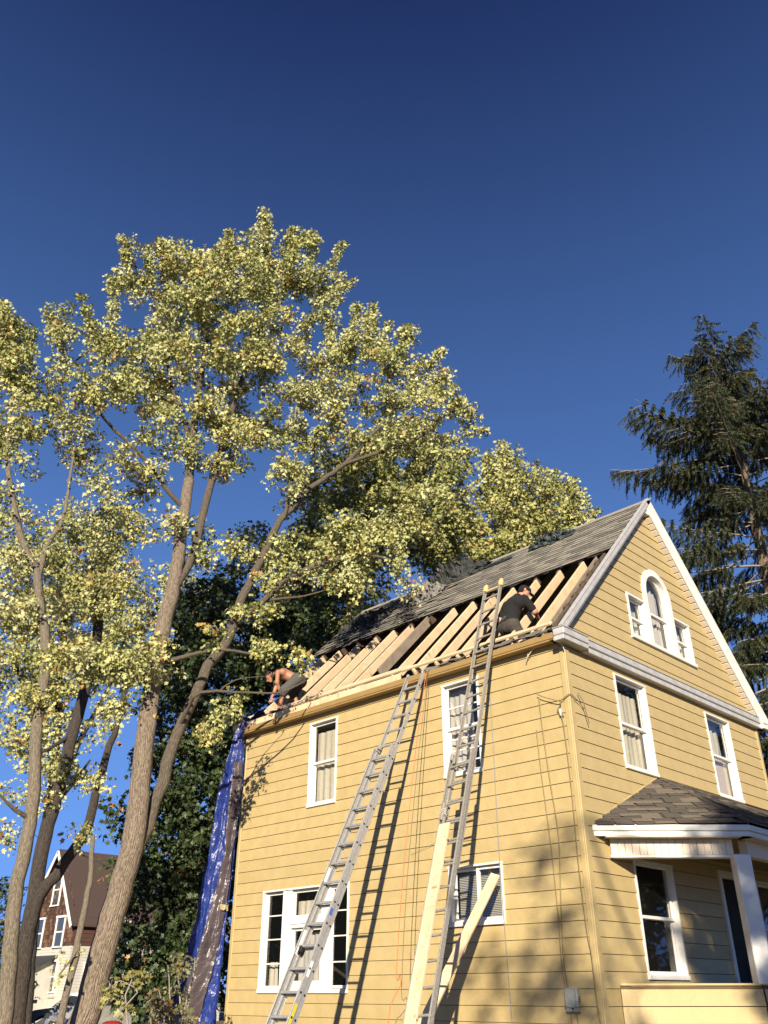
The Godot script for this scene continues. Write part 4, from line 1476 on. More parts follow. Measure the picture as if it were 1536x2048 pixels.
class Field:
	# distance to rounded tapered bones, joined smoothly, on a grid; meshed as surface nets
	var lo: Vector3
	var cell: float
	var nx: int
	var ny: int
	var nz: int
	var d: PackedFloat32Array
	var k: float

	func _init(a: Vector3, b: Vector3, c: float, soft: float) -> void:
		lo = a
		cell = c
		k = soft
		nx = int((b.x - a.x) / c) + 2
		ny = int((b.y - a.y) / c) + 2
		nz = int((b.z - a.z) / c) + 2
		d.resize(nx * ny * nz)
		d.fill(1.0)

	func bone(a: Vector3, b: Vector3, ra: float, rb: float, flat := Vector3.ZERO, squash := 1.0) -> void:
		# flat: a unit direction along which the bone is thinner, by the factor squash
		var pad := maxf(ra, rb) + k + cell * 2.0
		var p := (a.min(b) - Vector3.ONE * pad - lo) / cell
		var q := (a.max(b) + Vector3.ONE * pad - lo) / cell
		var ab := b - a
		var l2 := maxf(ab.length_squared(), 0.000001)
		for z in range(maxi(int(p.z), 0), mini(int(q.z) + 1, nz)):
			for y in range(maxi(int(p.y), 0), mini(int(q.y) + 1, ny)):
				for x in range(maxi(int(p.x), 0), mini(int(q.x) + 1, nx)):
					var w := lo + Vector3(x, y, z) * cell
					var t := clampf((w - a).dot(ab) / l2, 0.0, 1.0)
					var off := w - a - ab * t
					if squash != 1.0:
						off += flat * (off.dot(flat) * (1.0 / squash - 1.0))
					var e := off.length() - lerpf(ra, rb, t)
					var at := x + nx * (y + ny * z)
					var o := d[at]
					var h := maxf(k - absf(o - e), 0.0) / k
					d[at] = minf(o, e) - h * h * k * 0.25

	func mesh_into(g: Geo) -> void:
		var ids := {}
		var step := [1, nx, nx * ny]
		for z in nz - 1:
			for y in ny - 1:
				for x in nx - 1:
					var at := x + nx * (y + ny * z)
					var mask := 0
					var s := PackedFloat32Array()
					for c in 8:
						var val := d[at + (c & 1) + (nx if c & 2 else 0) + (nx * ny if c & 4 else 0)]
						s.append(val)
						if val < 0.0:
							mask |= 1 << c
					if mask == 0 or mask == 255:
						continue
					var sum := Vector3.ZERO
					var cnt := 0
					for c in 8:
						for ax in 3:
							if c & (1 << ax):
								continue
							var e := c | (1 << ax)
							if (s[c] < 0.0) != (s[e] < 0.0):
								var t := s[c] / (s[c] - s[e])
								var p := Vector3(c & 1, (c >> 1) & 1, (c >> 2) & 1)
								p[ax] += t
								sum += p
								cnt += 1
					var grad := Vector3(s[1] + s[3] + s[5] + s[7] - s[0] - s[2] - s[4] - s[6], s[2] + s[3] + s[6] + s[7] - s[0] - s[1] - s[4] - s[5], s[4] + s[5] + s[6] + s[7] - s[0] - s[1] - s[2] - s[3])
					ids[at] = g.v.size()
					g.v.append(lo + (Vector3(x, y, z) + sum / cnt) * cell)
					g.n.append(grad.normalized())
					g.uv.append(Vector2.ZERO)
		for at in ids:
			for ax in 3:
				var b: int = (ax + 1) % 3
				var c: int = (ax + 2) % 3
				var e: int = at + step[ax]
				if e >= d.size() or (d[at] < 0.0) == (d[e] < 0.0):
					continue
				var q := [at, at - step[b], at - step[b] - step[c], at - step[c]]
				if not (ids.has(q[1]) and ids.has(q[2]) and ids.has(q[3])):
					continue
				var i0: int = ids[q[0]]
				var i1: int = ids[q[1]]
				var i2: int = ids[q[2]]
				var i3: int = ids[q[3]]
				if d[at] < 0.0:
					g.ix.append_array([i0, i2, i1, i0, i3, i2])
				else:
					g.ix.append_array([i0, i1, i2, i0, i2, i3])


func part_of(called: String, bones: Array, cell: float, soft: float, m: Material, t: Node3D) -> void:
	var a := Vector3.ONE * 99
	var b := -a
	for q in bones:
		var r := Vector3.ONE * (maxf(q[2], q[3]) + soft + cell * 3)
		a = a.min(q[0] - r).min(q[1] - r)
		b = b.max(q[0] + r).max(q[1] + r)
	var f := Field.new(a, b, cell, soft)
	for q in bones:
		if q.size() > 4:
			f.bone(q[0], q[1], q[2], q[3], q[4], q[5])
		else:
			f.bone(q[0], q[1], q[2], q[3])
	var g := Geo.new()
	f.mesh_into(g)
	put(called, g, m, t, false)


func hand_bones(wrist: Vector3, dir: Vector3, palm: Vector3, s: float) -> Array:
	# a palm and five bent fingers; dir runs from the wrist to the fingertips, palm is the way the palm faces
	var side := dir.cross(palm).normalized() * s
	var out := [[wrist, wrist + dir * 0.035, 0.024, 0.030], [wrist + dir * 0.03 + side * 0.018, wrist + dir * 0.085 + side * 0.024, 0.017, 0.014], [wrist + dir * 0.03 - side * 0.018, wrist + dir * 0.08 - side * 0.026, 0.017, 0.013], [wrist + dir * 0.03, wrist + dir * 0.085, 0.018, 0.014]]
	for k in 4:
		var across := side * (0.033 - 0.022 * k)
		var l: float = [0.072, 0.08, 0.075, 0.058][k]
		var p0 := wrist + dir * 0.088 + across
		var p1 := p0 + (dir * 0.86 + palm * 0.5).normalized() * l * 0.45
		var p2 := p1 + (dir * 0.45 + palm * 0.9).normalized() * l * 0.32
		var p3 := p2 + (dir * 0.1 + palm).normalized() * l * 0.26
		out += [[p0, p1, 0.0095, 0.009], [p1, p2, 0.009, 0.0085], [p2, p3, 0.0085, 0.007]]
	var t0 := wrist + dir * 0.025 + side * 0.028
	var t1 := t0 + (dir * 0.6 + side * 0.8 + palm * 0.3).normalized() * 0.042
	var t2 := t1 + (dir * 0.9 + palm * 0.5).normalized() * 0.034
	out += [[t0, t1, 0.014, 0.0105], [t1, t2, 0.0105, 0.008]]
	return out


func head_bones(c: Vector3, fwd: Vector3, up: Vector3) -> Array:
	# c is the middle of the skull
	var s := fwd.cross(up).normalized()
	var out := [[c + up * 0.03 - fwd * 0.02, c + up * 0.02 + fwd * 0.015, 0.078, 0.074], [c - up * 0.03 + fwd * 0.03, c - up * 0.085 + fwd * 0.055, 0.058, 0.034], [c + fwd * 0.085 + up * 0.005, c + fwd * 0.105 - up * 0.028, 0.010, 0.014], [c + fwd * 0.082 - up * 0.058, c + fwd * 0.078 - up * 0.066, 0.018, 0.016]]
	for k in [-1.0, 1.0]:
		out.append([c + s * k * 0.077 - up * 0.005 - fwd * 0.005, c + s * k * 0.083 + up * 0.02 - fwd * 0.012, 0.012, 0.016, s, 0.5])
		out.append([c + s * k * 0.032 + fwd * 0.075 + up * 0.022, c + s * k * 0.05 + fwd * 0.066 + up * 0.02, 0.012, 0.010])
	return out


func people() -> void:
	# bones are given in each person's own axes: x forward, y up, z to the person's right
	var F := Vector3(-0.78, 0, 0.62).normalized()
	var t := thing("person", "shirtless person in dark grey shorts bending over rafters at the left eave", "person", Vector3(-7.05, 5.50, -0.02), "roofers", Basis(F, Vector3.UP, F.cross(Vector3.UP)))
	var hip := Vector3(-0.42, 0.72, 0.06)
	var hl := hip + Vector3(0.02, 0, -0.10)
	var hr := hip + Vector3(-0.02, 0.01, 0.10)
	var kl := Vector3(-0.16, 0.46, -0.14)
	var kr := Vector3(-0.27, 0.52, 0.22)
	var al := Vector3(-0.06, 0.09, -0.08)
	var ar := Vector3(-0.42, 0.16, 0.22)
	var chest := Vector3(-0.08, 0.88, 0.06)
	var neck := Vector3(0.08, 0.90, 0.06)
	var head := Vector3(0.20, 0.83, 0.05)
	var sl := Vector3(0.0, 0.86, -0.13)
	var sr := Vector3(0.02, 0.86, 0.24)
	var el := Vector3(-0.01, 0.62, -0.19)
	var wl := Vector3(-0.06, 0.46, -0.12)
	var er := Vector3(0.12, 0.63, 0.26)
	var wr := Vector3(0.17, 0.42, 0.18)
	var z := Vector3(0, 0, 1)
	part_of("body", [[hl, kl, 0.085, 0.06], [hr, kr, 0.085, 0.06], [kl, al, 0.056, 0.036], [kr, ar, 0.056, 0.036], [hip, chest, 0.12, 0.135, Vector3(0.3, 1, 0).normalized(), 0.82], [hl, hr, 0.10, 0.10], [chest + z * -0.12, chest + z * 0.12, 0.08, 0.08], [chest, neck, 0.10, 0.055], [neck, head, 0.052, 0.05], [sl, el, 0.052, 0.04], [el, wl, 0.040, 0.027], [sr, er, 0.052, 0.04], [er, wr, 0.040, 0.027]], 0.012, 0.05, M.skin, t)
	part_of("head", head_bones(head, Vector3(0.75, -0.66, 0), Vector3(0.66, 0.75, 0)), 0.006, 0.02, M.skin, t)
	part_of("hair", [[head + Vector3(0.03, 0.045, 0), head + Vector3(-0.03, 0.02, 0), 0.075, 0.072], [head + Vector3(0.05, 0.02, 0), head + Vector3(0.05, 0.04, 0), 0.065, 0.065]], 0.008, 0.02, M.hair, t)
	part_of("hand", hand_bones(wl, Vector3(-0.2, -0.95, 0.2).normalized(), Vector3(-0.7, 0.1, 0.5).normalized(), 1.0), 0.004, 0.006, M.skin, t)
	part_of("hand", hand_bones(wr, Vector3(0.2, -0.97, -0.1).normalized(), Vector3(0.2, 0, -1).normalized(), -1.0), 0.004, 0.006, M.skin, t)
	part_of("shorts", [[hip + Vector3(-0.01, 0, 0), hip + Vector3(0.06, 0.03, 0), 0.145, 0.14], [hl, hr, 0.125, 0.125], [hl, kl.lerp(hl, 0.02), 0.12, 0.10], [kl.lerp(hl, 0.02), kl.lerp(al, 0.16), 0.10, 0.092], [hr, kr, 0.12, 0.10], [kr, kr.lerp(ar, 0.16), 0.10, 0.092]], 0.012, 0.04, M.shorts, t)
	for f in [[al, Vector3(0.9, -0.1, -0.2)], [ar, Vector3(0.95, -0.1, 0.1)]]:
		var d: Vector3 = f[1].normalized()
		part_of("shoe", [[f[0] + Vector3(-0.05, -0.05, 0), f[0] + Vector3(-0.01, -0.02, 0), 0.036, 0.042], [f[0] + d * -0.03 + Vector3(0, -0.055, 0), f[0] + d * 0.17 + Vector3(0, -0.06, 0), 0.034, 0.032]], 0.008, 0.02, M.shoe, t)
	# the second roofer stands inside the attic with the back to us
	F = Vector3(0.25, 0, -0.97).normalized()
	t = thing("person", "person in black shirt and black cap standing among the rafters behind the old ladder", "person", Vector3(-1.17, 5.10, -0.36), "roofers", Basis(F, Vector3.UP, F.cross(Vector3.UP)))
	hip = Vector3(-0.10, 0.77, 0)
	hl = hip + z * -0.10
	hr = hip + z * 0.10
	kl = Vector3(0.14, 0.46, -0.14)
	kr = Vector3(0.10, 0.46, 0.14)
	al = Vector3(-0.06, 0.09, -0.15)
	ar = Vector3(-0.10, 0.09, 0.14)
	chest = Vector3(0.04, 1.17, 0.0)
	neck = Vector3(0.13, 1.34, 0.04)
	head = Vector3(0.22, 1.43, 0.10)
	sl = Vector3(0.06, 1.26, -0.20)
	sr = Vector3(0.10, 1.24, 0.22)
	el = Vector3(-0.05, 0.99, -0.28)
	wl = Vector3(0.03, 0.75, -0.24)
	er = Vector3(0.27, 1.02, 0.26)
	wr = Vector3(0.45, 0.96, 0.15)
	var bd := [[hl, kl, 0.085, 0.06], [hr, kr, 0.085, 0.06], [kl, al, 0.056, 0.038], [kr, ar, 0.056, 0.038], [hip, chest, 0.125, 0.14, Vector3(1, -0.4, 0).normalized(), 0.82], [hl, hr, 0.10, 0.10], [chest + z * -0.13, chest + z * 0.13, 0.085, 0.085], [chest, neck, 0.10, 0.055], [neck, head, 0.055, 0.05], [sl, el, 0.052, 0.042], [el, wl, 0.042, 0.028], [sr, er, 0.052, 0.042], [er, wr, 0.042, 0.028]]
	part_of("body", bd, 0.013, 0.05, M.skin_pink, t)
	part_of("head", head_bones(head, Vector3(0.8, -0.45, 0.4).normalized(), Vector3(0.5, 0.85, 0.1).normalized()), 0.006, 0.02, M.skin_pink, t)
	part_of("shirt", [[hip + Vector3(0.0, 0.02, 0), chest, 0.155, 0.17, Vector3(1, -0.4, 0).normalized(), 0.85], [hl + Vector3(0, 0.03, 0), hr + Vector3(0, 0.03, 0), 0.115, 0.115], [chest + z * -0.14, chest + z * 0.14, 0.11, 0.11], [chest, neck + Vector3(-0.02, -0.02, 0), 0.12, 0.085], [sl, sl.lerp(el, 0.75), 0.075, 0.07], [sr, sr.lerp(er, 0.75), 0.075, 0.07]], 0.012, 0.05, M.black_cloth, t)
	var cu := Vector3(0.5, 0.85, 0.1).normalized()
	var cf := Vector3(0.8, -0.45, 0.4).normalized()
	part_of("cap", [[head + cu * 0.045 - cf * 0.03, head + cu * 0.05 + cf * 0.025, 0.085, 0.08], [head - cf * 0.05 + cu * 0.0, head - cf * 0.03 + cu * 0.03, 0.06, 0.08], [head + cf * 0.09 + cu * 0.03, head + cf * 0.17 + cu * 0.01, 0.045, 0.04, cu, 0.3]], 0.007, 0.02, M.black_cloth, t)
	part_of("shorts", [[hip, hip + Vector3(0.02, 0.08, 0), 0.14, 0.14], [hl, hr, 0.12, 0.12], [hl, kl, 0.115, 0.095], [hr, kr, 0.115, 0.095]], 0.013, 0.04, M.khaki, t)
	part_of("hand", hand_bones(wl, Vector3(0.1, -1, 0).normalized(), Vector3(0.2, 0, 1).normalized(), -1.0), 0.004, 0.006, M.skin_pink, t)
	part_of("hand", hand_bones(wr, Vector3(0.7, -0.4, -0.3).normalized(), Vector3(0, -1, 0.2).normalized(), 1.0), 0.004, 0.006, M.skin_pink, t)
	for f in [al, ar]:
		part_of("shoe", [[f + Vector3(-0.05, -0.05, 0), f + Vector3(0, -0.02, 0), 0.038, 0.044], [f + Vector3(-0.03, -0.055, 0), f + Vector3(0.16, -0.06, 0), 0.034, 0.03]], 0.008, 0.02, M.shoe, t)


# ---------------------------------------------------------------- trees and shrubs

func leaf_sprig(seed_no: int, count: int, spread: float, size: float, hang: float) -> ArrayMesh:
	# a few lobed maple leaves round the end of a twig
	var r := RandomNumberGenerator.new()
	r.seed = seed_no
	var half := [Vector2(0.09, 0.02), Vector2(0.40, 0.14), Vector2(0.23, 0.33), Vector2(0.50, 0.60), Vector2(0.19, 0.60), Vector2(0.0, 1.0)]
	var g := Geo.new()
	for k in count:
		var out := Vector3(r.randf_range(-1, 1), r.randf_range(-0.6, 0.8), r.randf_range(-1, 1)).normalized()
		var at := out * spread * r.randf_range(0.15, 1.0)
		var dir := (out * 0.8 + Vector3(r.randf_range(-0.5, 0.5), -hang, r.randf_range(-0.5, 0.5))).normalized()
		var nor := (Vector3(r.randf_range(-1, 1), r.randf_range(-0.2, 1.2), r.randf_range(-1, 1))).normalized()
		var side := dir.cross(nor).normalized()
		nor = side.cross(dir)
		var s := size * r.randf_range(0.7, 1.25)
		var fold := r.randf_range(0.05, 0.3)
		var rim := []
		for h in half:
			rim.append(at + (side * h.x + dir * h.y + nor * (absf(h.x) * fold - h.y * h.y * 0.18)) * s)
		for q in range(4, -1, -1):
			var h: Vector2 = half[q]
			rim.append(at + (side * -h.x + dir * h.y + nor * (absf(h.x) * fold - h.y * h.y * 0.18)) * s)
		var mid := at + dir * 0.4 * s
		for q in rim.size():
			g.tri(mid, rim[q], rim[(q + 1) % rim.size()])
		g.tri(at, at + side * 0.02 * s - dir * 0.7 * s, at - side * 0.02 * s - dir * 0.7 * s)
	return g.mesh(M.leaf)


func curve_points(flat: Array, step: float, wobble: float, r: RandomNumberGenerator) -> PackedVector3Array:
	var c := Curve3D.new()
	var pts := []
	for k in range(2, flat.size(), 3):
		pts.append(Vector3(flat[k], flat[k + 1], flat[k + 2]))
	for k in pts.size():
		var d: Vector3 = (pts[mini(k + 1, pts.size() - 1)] - pts[maxi(k - 1, 0)]) * 0.17
		c.add_point(pts[k], -d, d)
	c.bake_interval = step
	var out := c.get_baked_points()
	for k in range(1, out.size() - 1):
		out[k] += Vector3(r.randf_range(-1, 1), r.randf_range(-1, 1), r.randf_range(-1, 1)) * wobble
	return out


func tree(called: String, label: String, group: String, how: Dictionary, category := "tree") -> Node3D:
	# how.limbs: [start radius, end radius, x, y, z, x, y, z ...]; how.crown: [x, y, z, half width, half height, density]
	var r := RandomNumberGenerator.new()
	r.seed = how.seed
	var pos := PackedVector3Array()
	var par := PackedInt32Array()
	var rad := PackedFloat32Array()
	var chains := []
	var first: Array = how.limbs[0]
	var t := thing(called, label, category, Vector3(first[2], first[3], first[4]), group)
	for limb in how.limbs:
		var pts := curve_points(limb, 0.3, 0.012, r)
		var chain := PackedInt32Array()
		var from := -1
		if pos.size() > 0:
			var best := 1e9
			for i in pos.size():
				var d := pos[i].distance_squared_to(pts[0])
				if d < best:
					best = d
					from = i
			if best < 2.2:
				chain.append(from)
			else:
				from = -1
		var start := 1 if from >= 0 and pos[from].distance_squared_to(pts[0]) < 0.002 else 0
		for i in range(start, pts.size()):
			chain.append(pos.size())
			pos.append(pts[i])
			par.append(from if i == start else pos.size() - 2)
			rad.append(lerpf(limb[0], limb[1], float(i) / (pts.size() - 1)))
		chains.append(chain)
	var n_limb := pos.size()
	# where the shoots end: spread through the crown, thinned where the noise leaves gaps
	var gaps := noise_at(how.get("gap_size", 0.55), how.seed + 5, 2)
	var taken := {}
	var tips := []
	var gap: float = how.spacing
	for b in how.crown:
		var n := int(4.19 * b[3] * b[3] * b[4] / pow(gap, 3) * 1.5 * b[5]) + 3
		for k in n:
			var q := Vector3(r.randf_range(-1, 1), r.randf_range(-1, 1), r.randf_range(-1, 1))
			while q.length() > 1.0:
				q = Vector3(r.randf_range(-1, 1), r.randf_range(-1, 1), r.randf_range(-1, 1))
			var p := Vector3(b[0] + q.x * b[3], b[1] + q.y * b[4], b[2] + q.z * b[3])
			if gaps.get_noise_3dv(p) < how.get("gap_level", -0.12):
				continue
			var key := Vector3i((p / gap).floor())
			if taken.has(key):
				continue
			taken[key] = true
			var near := 1e9
			for i in range(0, n_limb, 2):
				near = minf(near, pos[i].distance_squared_to(p))
			tips.append([near, p])
	tips.sort_custom(func(a, b): return a[0] < b[0])
	var ends := []
	for tip in tips:
		var p: Vector3 = tip[1]
		var best := 1e9
		var from := 0
		for i in pos.size():
			var d := p - pos[i]
			var l := d.length_squared()
			if d.y < 0.0:
				l += d.y * d.y * 1.2
			if l < best:
				best = l
				from = i
		var a := pos[from]
		var span := a.distance_to(p)
		if span > how.get("reach", 4.0):
			continue
		var before: Vector3 = (a - pos[par[from]]).normalized() if par[from] >= 0 else Vector3.UP
		var ctrl: Vector3 = a + (before * 0.5 + (p - a).normalized() * 0.5 + Vector3(0, how.get("lift", 0.1), 0)) * span * 0.5
		var m := maxi(2, int(ceil(span / 0.3)))
		var chain := PackedInt32Array([from])
		for k in range(1, m + 1):
			var f := float(k) / m
			var q := a.lerp(ctrl, f).lerp(ctrl.lerp(p, f), f)
			if k < m:
				q += Vector3(r.randf_range(-1, 1), r.randf_range(-1, 1), r.randf_range(-1, 1)) * 0.025
			chain.append(pos.size())
			par.append(from if k == 1 else pos.size() - 1)
			pos.append(q)
			rad.append(0.0)
		chains.append(chain)
		ends.append(chain)
	# the pipe model gives each branch the girth of what it carries
	var weight := PackedFloat32Array()
	weight.resize(pos.size())
	for c in ends:
		weight[c[c.size() - 1]] += 1.0
	for i in range(pos.size() - 1, -1, -1):
		if par[i] >= 0:
			weight[par[i]] += weight[i]
	for i in range(n_limb, pos.size()):
		rad[i] = 0.0055 * pow(maxf(weight[i], 1.0), 0.46)
	var k0: int = how.limbs.size()
	var twigs := Geo.new()
	for c in chains.size():
		var chain: PackedInt32Array = chains[c]
		var pts := PackedVector3Array()
		var rr := PackedFloat32Array()
		for i in chain.size():
			pts.append(pos[chain[i]])
			rr.append(rad[chain[i]])
		if c < k0:
			if chain.size() > 1 and c > 0:
				rr[0] = rr[1]
			var g := Geo.new()
			g.tube(pts, rr, 18 if rr[0] > 0.15 else 10, true, 0.06 if rr[0] > 0.06 else 0.0)
			put("trunk" if c == 0 else "limb", g, M[how.bark if c == 0 else how.get("limb_bark", how.bark)], t)
		else:
			rr[0] = minf(rr[0], rr[1])
			twigs.tube(pts, rr, 5 if rr[1] > 0.02 else 3, false)
	if twigs.v.size() > 0:
		stuff(put("twigs", twigs, M[how.get("twig", "twig")], t))
	# leaves along the outer part of every shoot
	var per: int = how.leaves
	var ts := [[], [], []]
	var cs := [[], [], []]
	var tones: Array = how.tones
	for chain in ends:
		var tone: Color = tones[r.randi() % tones.size()]
		for k in per:
			var f := 1.0 - r.randf() * r.randf()
			var fi: float = f * (chain.size() - 1)
			var i0 := mini(int(fi), chain.size() - 2)
			var p := pos[chain[i0]].lerp(pos[chain[i0 + 1]], fi - i0)
			var around: Vector3 = (Vector3(r.randfn(), r.randfn() * 0.8, r.randfn()) * how.fuzz).limit_length(how.fuzz * 2.0)
			var c: Color = tone.lerp(tones[r.randi() % tones.size()], r.randf() * 0.7) * r.randf_range(0.75, 1.25)
			if r.randf() < how.get("turned", 0.05):
				c = Color(0.294, 0.154, 0.035) * r.randf_range(0.6, 1.2)
			var w := r.randi() % 3
			ts[w].append(Transform3D(Basis(Vector3.UP, r.randf() * TAU).rotated(Vector3.RIGHT, r.randf_range(-0.4, 0.4)).scaled(Vector3.ONE * r.randf_range(0.6, 1.3) * how.size), p + around))
			cs[w].append(c)
	# long thin shoots carry leaves all the way
	for c in k0:
		if how.limbs[c][0] > 0.0215 or how.limbs[c][0] < 0.0195:
			continue
		var chain: PackedInt32Array = chains[c]
		var tone: Color = tones[r.randi() % tones.size()]
		for k in int(chain.size() * 0.3 * per * 1.5):
			var i := 1 + r.randi() % (chain.size() - 1)
			var w := r.randi() % 3
			var away: float = how.fuzz * lerpf(0.75, 0.3, float(i) / chain.size())
			ts[w].append(Transform3D(Basis(Vector3.UP, r.randf() * TAU).scaled(Vector3.ONE * r.randf_range(0.7, 1.1) * how.size), pos[chain[i]] + (Vector3(r.randfn(), r.randfn(), r.randfn()) * away).limit_length(away * 2.0)))
			cs[w].append(tone.lerp(tones[r.randi() % tones.size()], r.randf()) * r.randf_range(0.75, 1.25))
	for w in 3:
		if ts[w].size():
			many("crown", M["sprig%d" % w], ts[w], cs[w], t)
	return t


func spruce(base: Vector3, height: float) -> void:
	var r := RandomNumberGenerator.new()
	r.seed = 77
	var t := thing("spruce_tree", "tall dark spruce with drooping branches and a bare patchy trunk behind the gable", "tree", base, "")
	var g := Geo.new()
	var pts := PackedVector3Array()
	var rad := PackedFloat32Array()
	for k in 40:
		var f := k / 39.0
		pts.append(base + Vector3(0.08 * sin(f * 9.0), f * height, 0.08 * cos(f * 7.0)))
		rad.append(lerpf(0.36, 0.03, f))
	g.tube(pts, rad, 14, true, 0.04)
	put("trunk", g, M.bark_spruce, t)
	var sprays := []
	for k in 3:
		var s := Geo.new()
		var q := RandomNumberGenerator.new()
		q.seed = 900 + k
		# a hanging shoot set with short needle blades
		for j in 110:
			var f := q.randf()
			var a := q.randf() * TAU
			var p := Vector3(sin(f * 3.0 + k) * 0.02, -0.42 * f, 0.03 * f)
			var out := Vector3(cos(a), -0.75 - f * 0.5, sin(a)).normalized() * q.randf_range(0.06, 0.10) * (1.2 - 0.55 * f)
			var side := out.cross(Vector3(q.randf() - 0.5, 1, q.randf() - 0.5)).normalized() * 0.007
			s.tri(p - side, p + side, p + out)
		sprays.append(s.mesh(M.needle))
	var ts := [[], [], []]
	var cs := [[], [], []]
	var dead := Geo.new()
	var y := 4.5
	while y < height - 0.3:
		var f := y / height
		var reach := minf(3.75, 1.0 + (height - y) * 0.6) * (0.8 + 0.3 * sin(y * 1.7))
		var n := 5 if y < height - 2.5 else 4
		var turn := r.randf() * TAU
		for k in n:
			var a := turn + TAU * k / n + r.randf_range(-0.35, 0.35)
			var l := reach * r.randf_range(0.62, 1.12)
			var out := Vector3(cos(a), 0, sin(a))
			var rise := lerpf(-0.12, 0.75, clampf((f - 0.62) / 0.38, 0.0, 1.0)) + r.randf_range(-0.12, 0.12)
			var bp := PackedVector3Array()
			var br := PackedFloat32Array()
			var m := 9
			for j in m + 1:
				var u := float(j) / m
				bp.append(base + Vector3(0, y, 0) + out * (l * u) + Vector3(0, l * (rise * u - 0.42 * u * u * (1.0 - 0.55 * u) + 0.10 * u * u * u), 0) + Vector3(r.randf_range(-1, 1), 0, r.randf_range(-1, 1)) * 0.03 * u)
				br.append(lerpf(0.032, 0.006, u) * (0.6 + 0.12 * l))
			dead.tube(bp, br, 4, false)
			var bare := 0.34 if y < height - 4.0 else 0.08
			if r.randf() < 0.10:
				bare = 0.8
			# side shoots in a flat fan, shorter towards the tip, from which the sprays hang
			var j := bare
			while j < 1.0:
				var at := j * m
				var i0 := mini(int(at), m - 1)
				var p := bp[i0].lerp(bp[i0 + 1], at - i0)
				for s in [-1.0, 1.0]:
					var sl := (0.18 + 0.95 * sin(PI * clampf(0.15 + j * 0.8, 0, 1))) * r.randf_range(0.45, 1.0) * clampf(l / 3.0, 0.45, 1.0)
					var sd: Vector3 = (out.cross(Vector3.UP) * s + out * 0.85 + Vector3(0, r.randf_range(-0.3, 0.1), 0)).normalized()
					var e: Vector3 = p + sd * sl + Vector3(0, -0.22 * sl * sl, 0)
					dead.tube(PackedVector3Array([p, p.lerp(e, 0.5) + Vector3(0, 0.03, 0), e]), PackedFloat32Array([0.008, 0.006, 0.003]), 3, false)
					var c := int(sl / 0.068) + 1
					for q in c:
						if r.randf() < 0.12:
							continue
						var pp := p.lerp(e, (q + r.randf()) / c)
						var w := r.randi() % 3
						var tip := Basis(Vector3.UP, r.randf() * TAU).rotated(Vector3(sd.z, 0, -sd.x).normalized(), -r.randf_range(0.0, 1.1))
						ts[w].append(Transform3D(tip.scaled(Vector3.ONE * r.randf_range(0.6, 1.25)), pp))
						var old := r.randf()
						cs[w].append((Color(0.062, 0.078, 0.036) if old > 0.12 else Color(0.12, 0.095, 0.04)) * r.randf_range(0.7, 1.35))
				j += 0.05 + 0.10 / l
		y += r.randf_range(0.34, 0.5)
	stuff(put("branches", dead, M.twig_pale, t))
	for w in 3:
		many("needles", sprays[w], ts[w], cs[w], t)


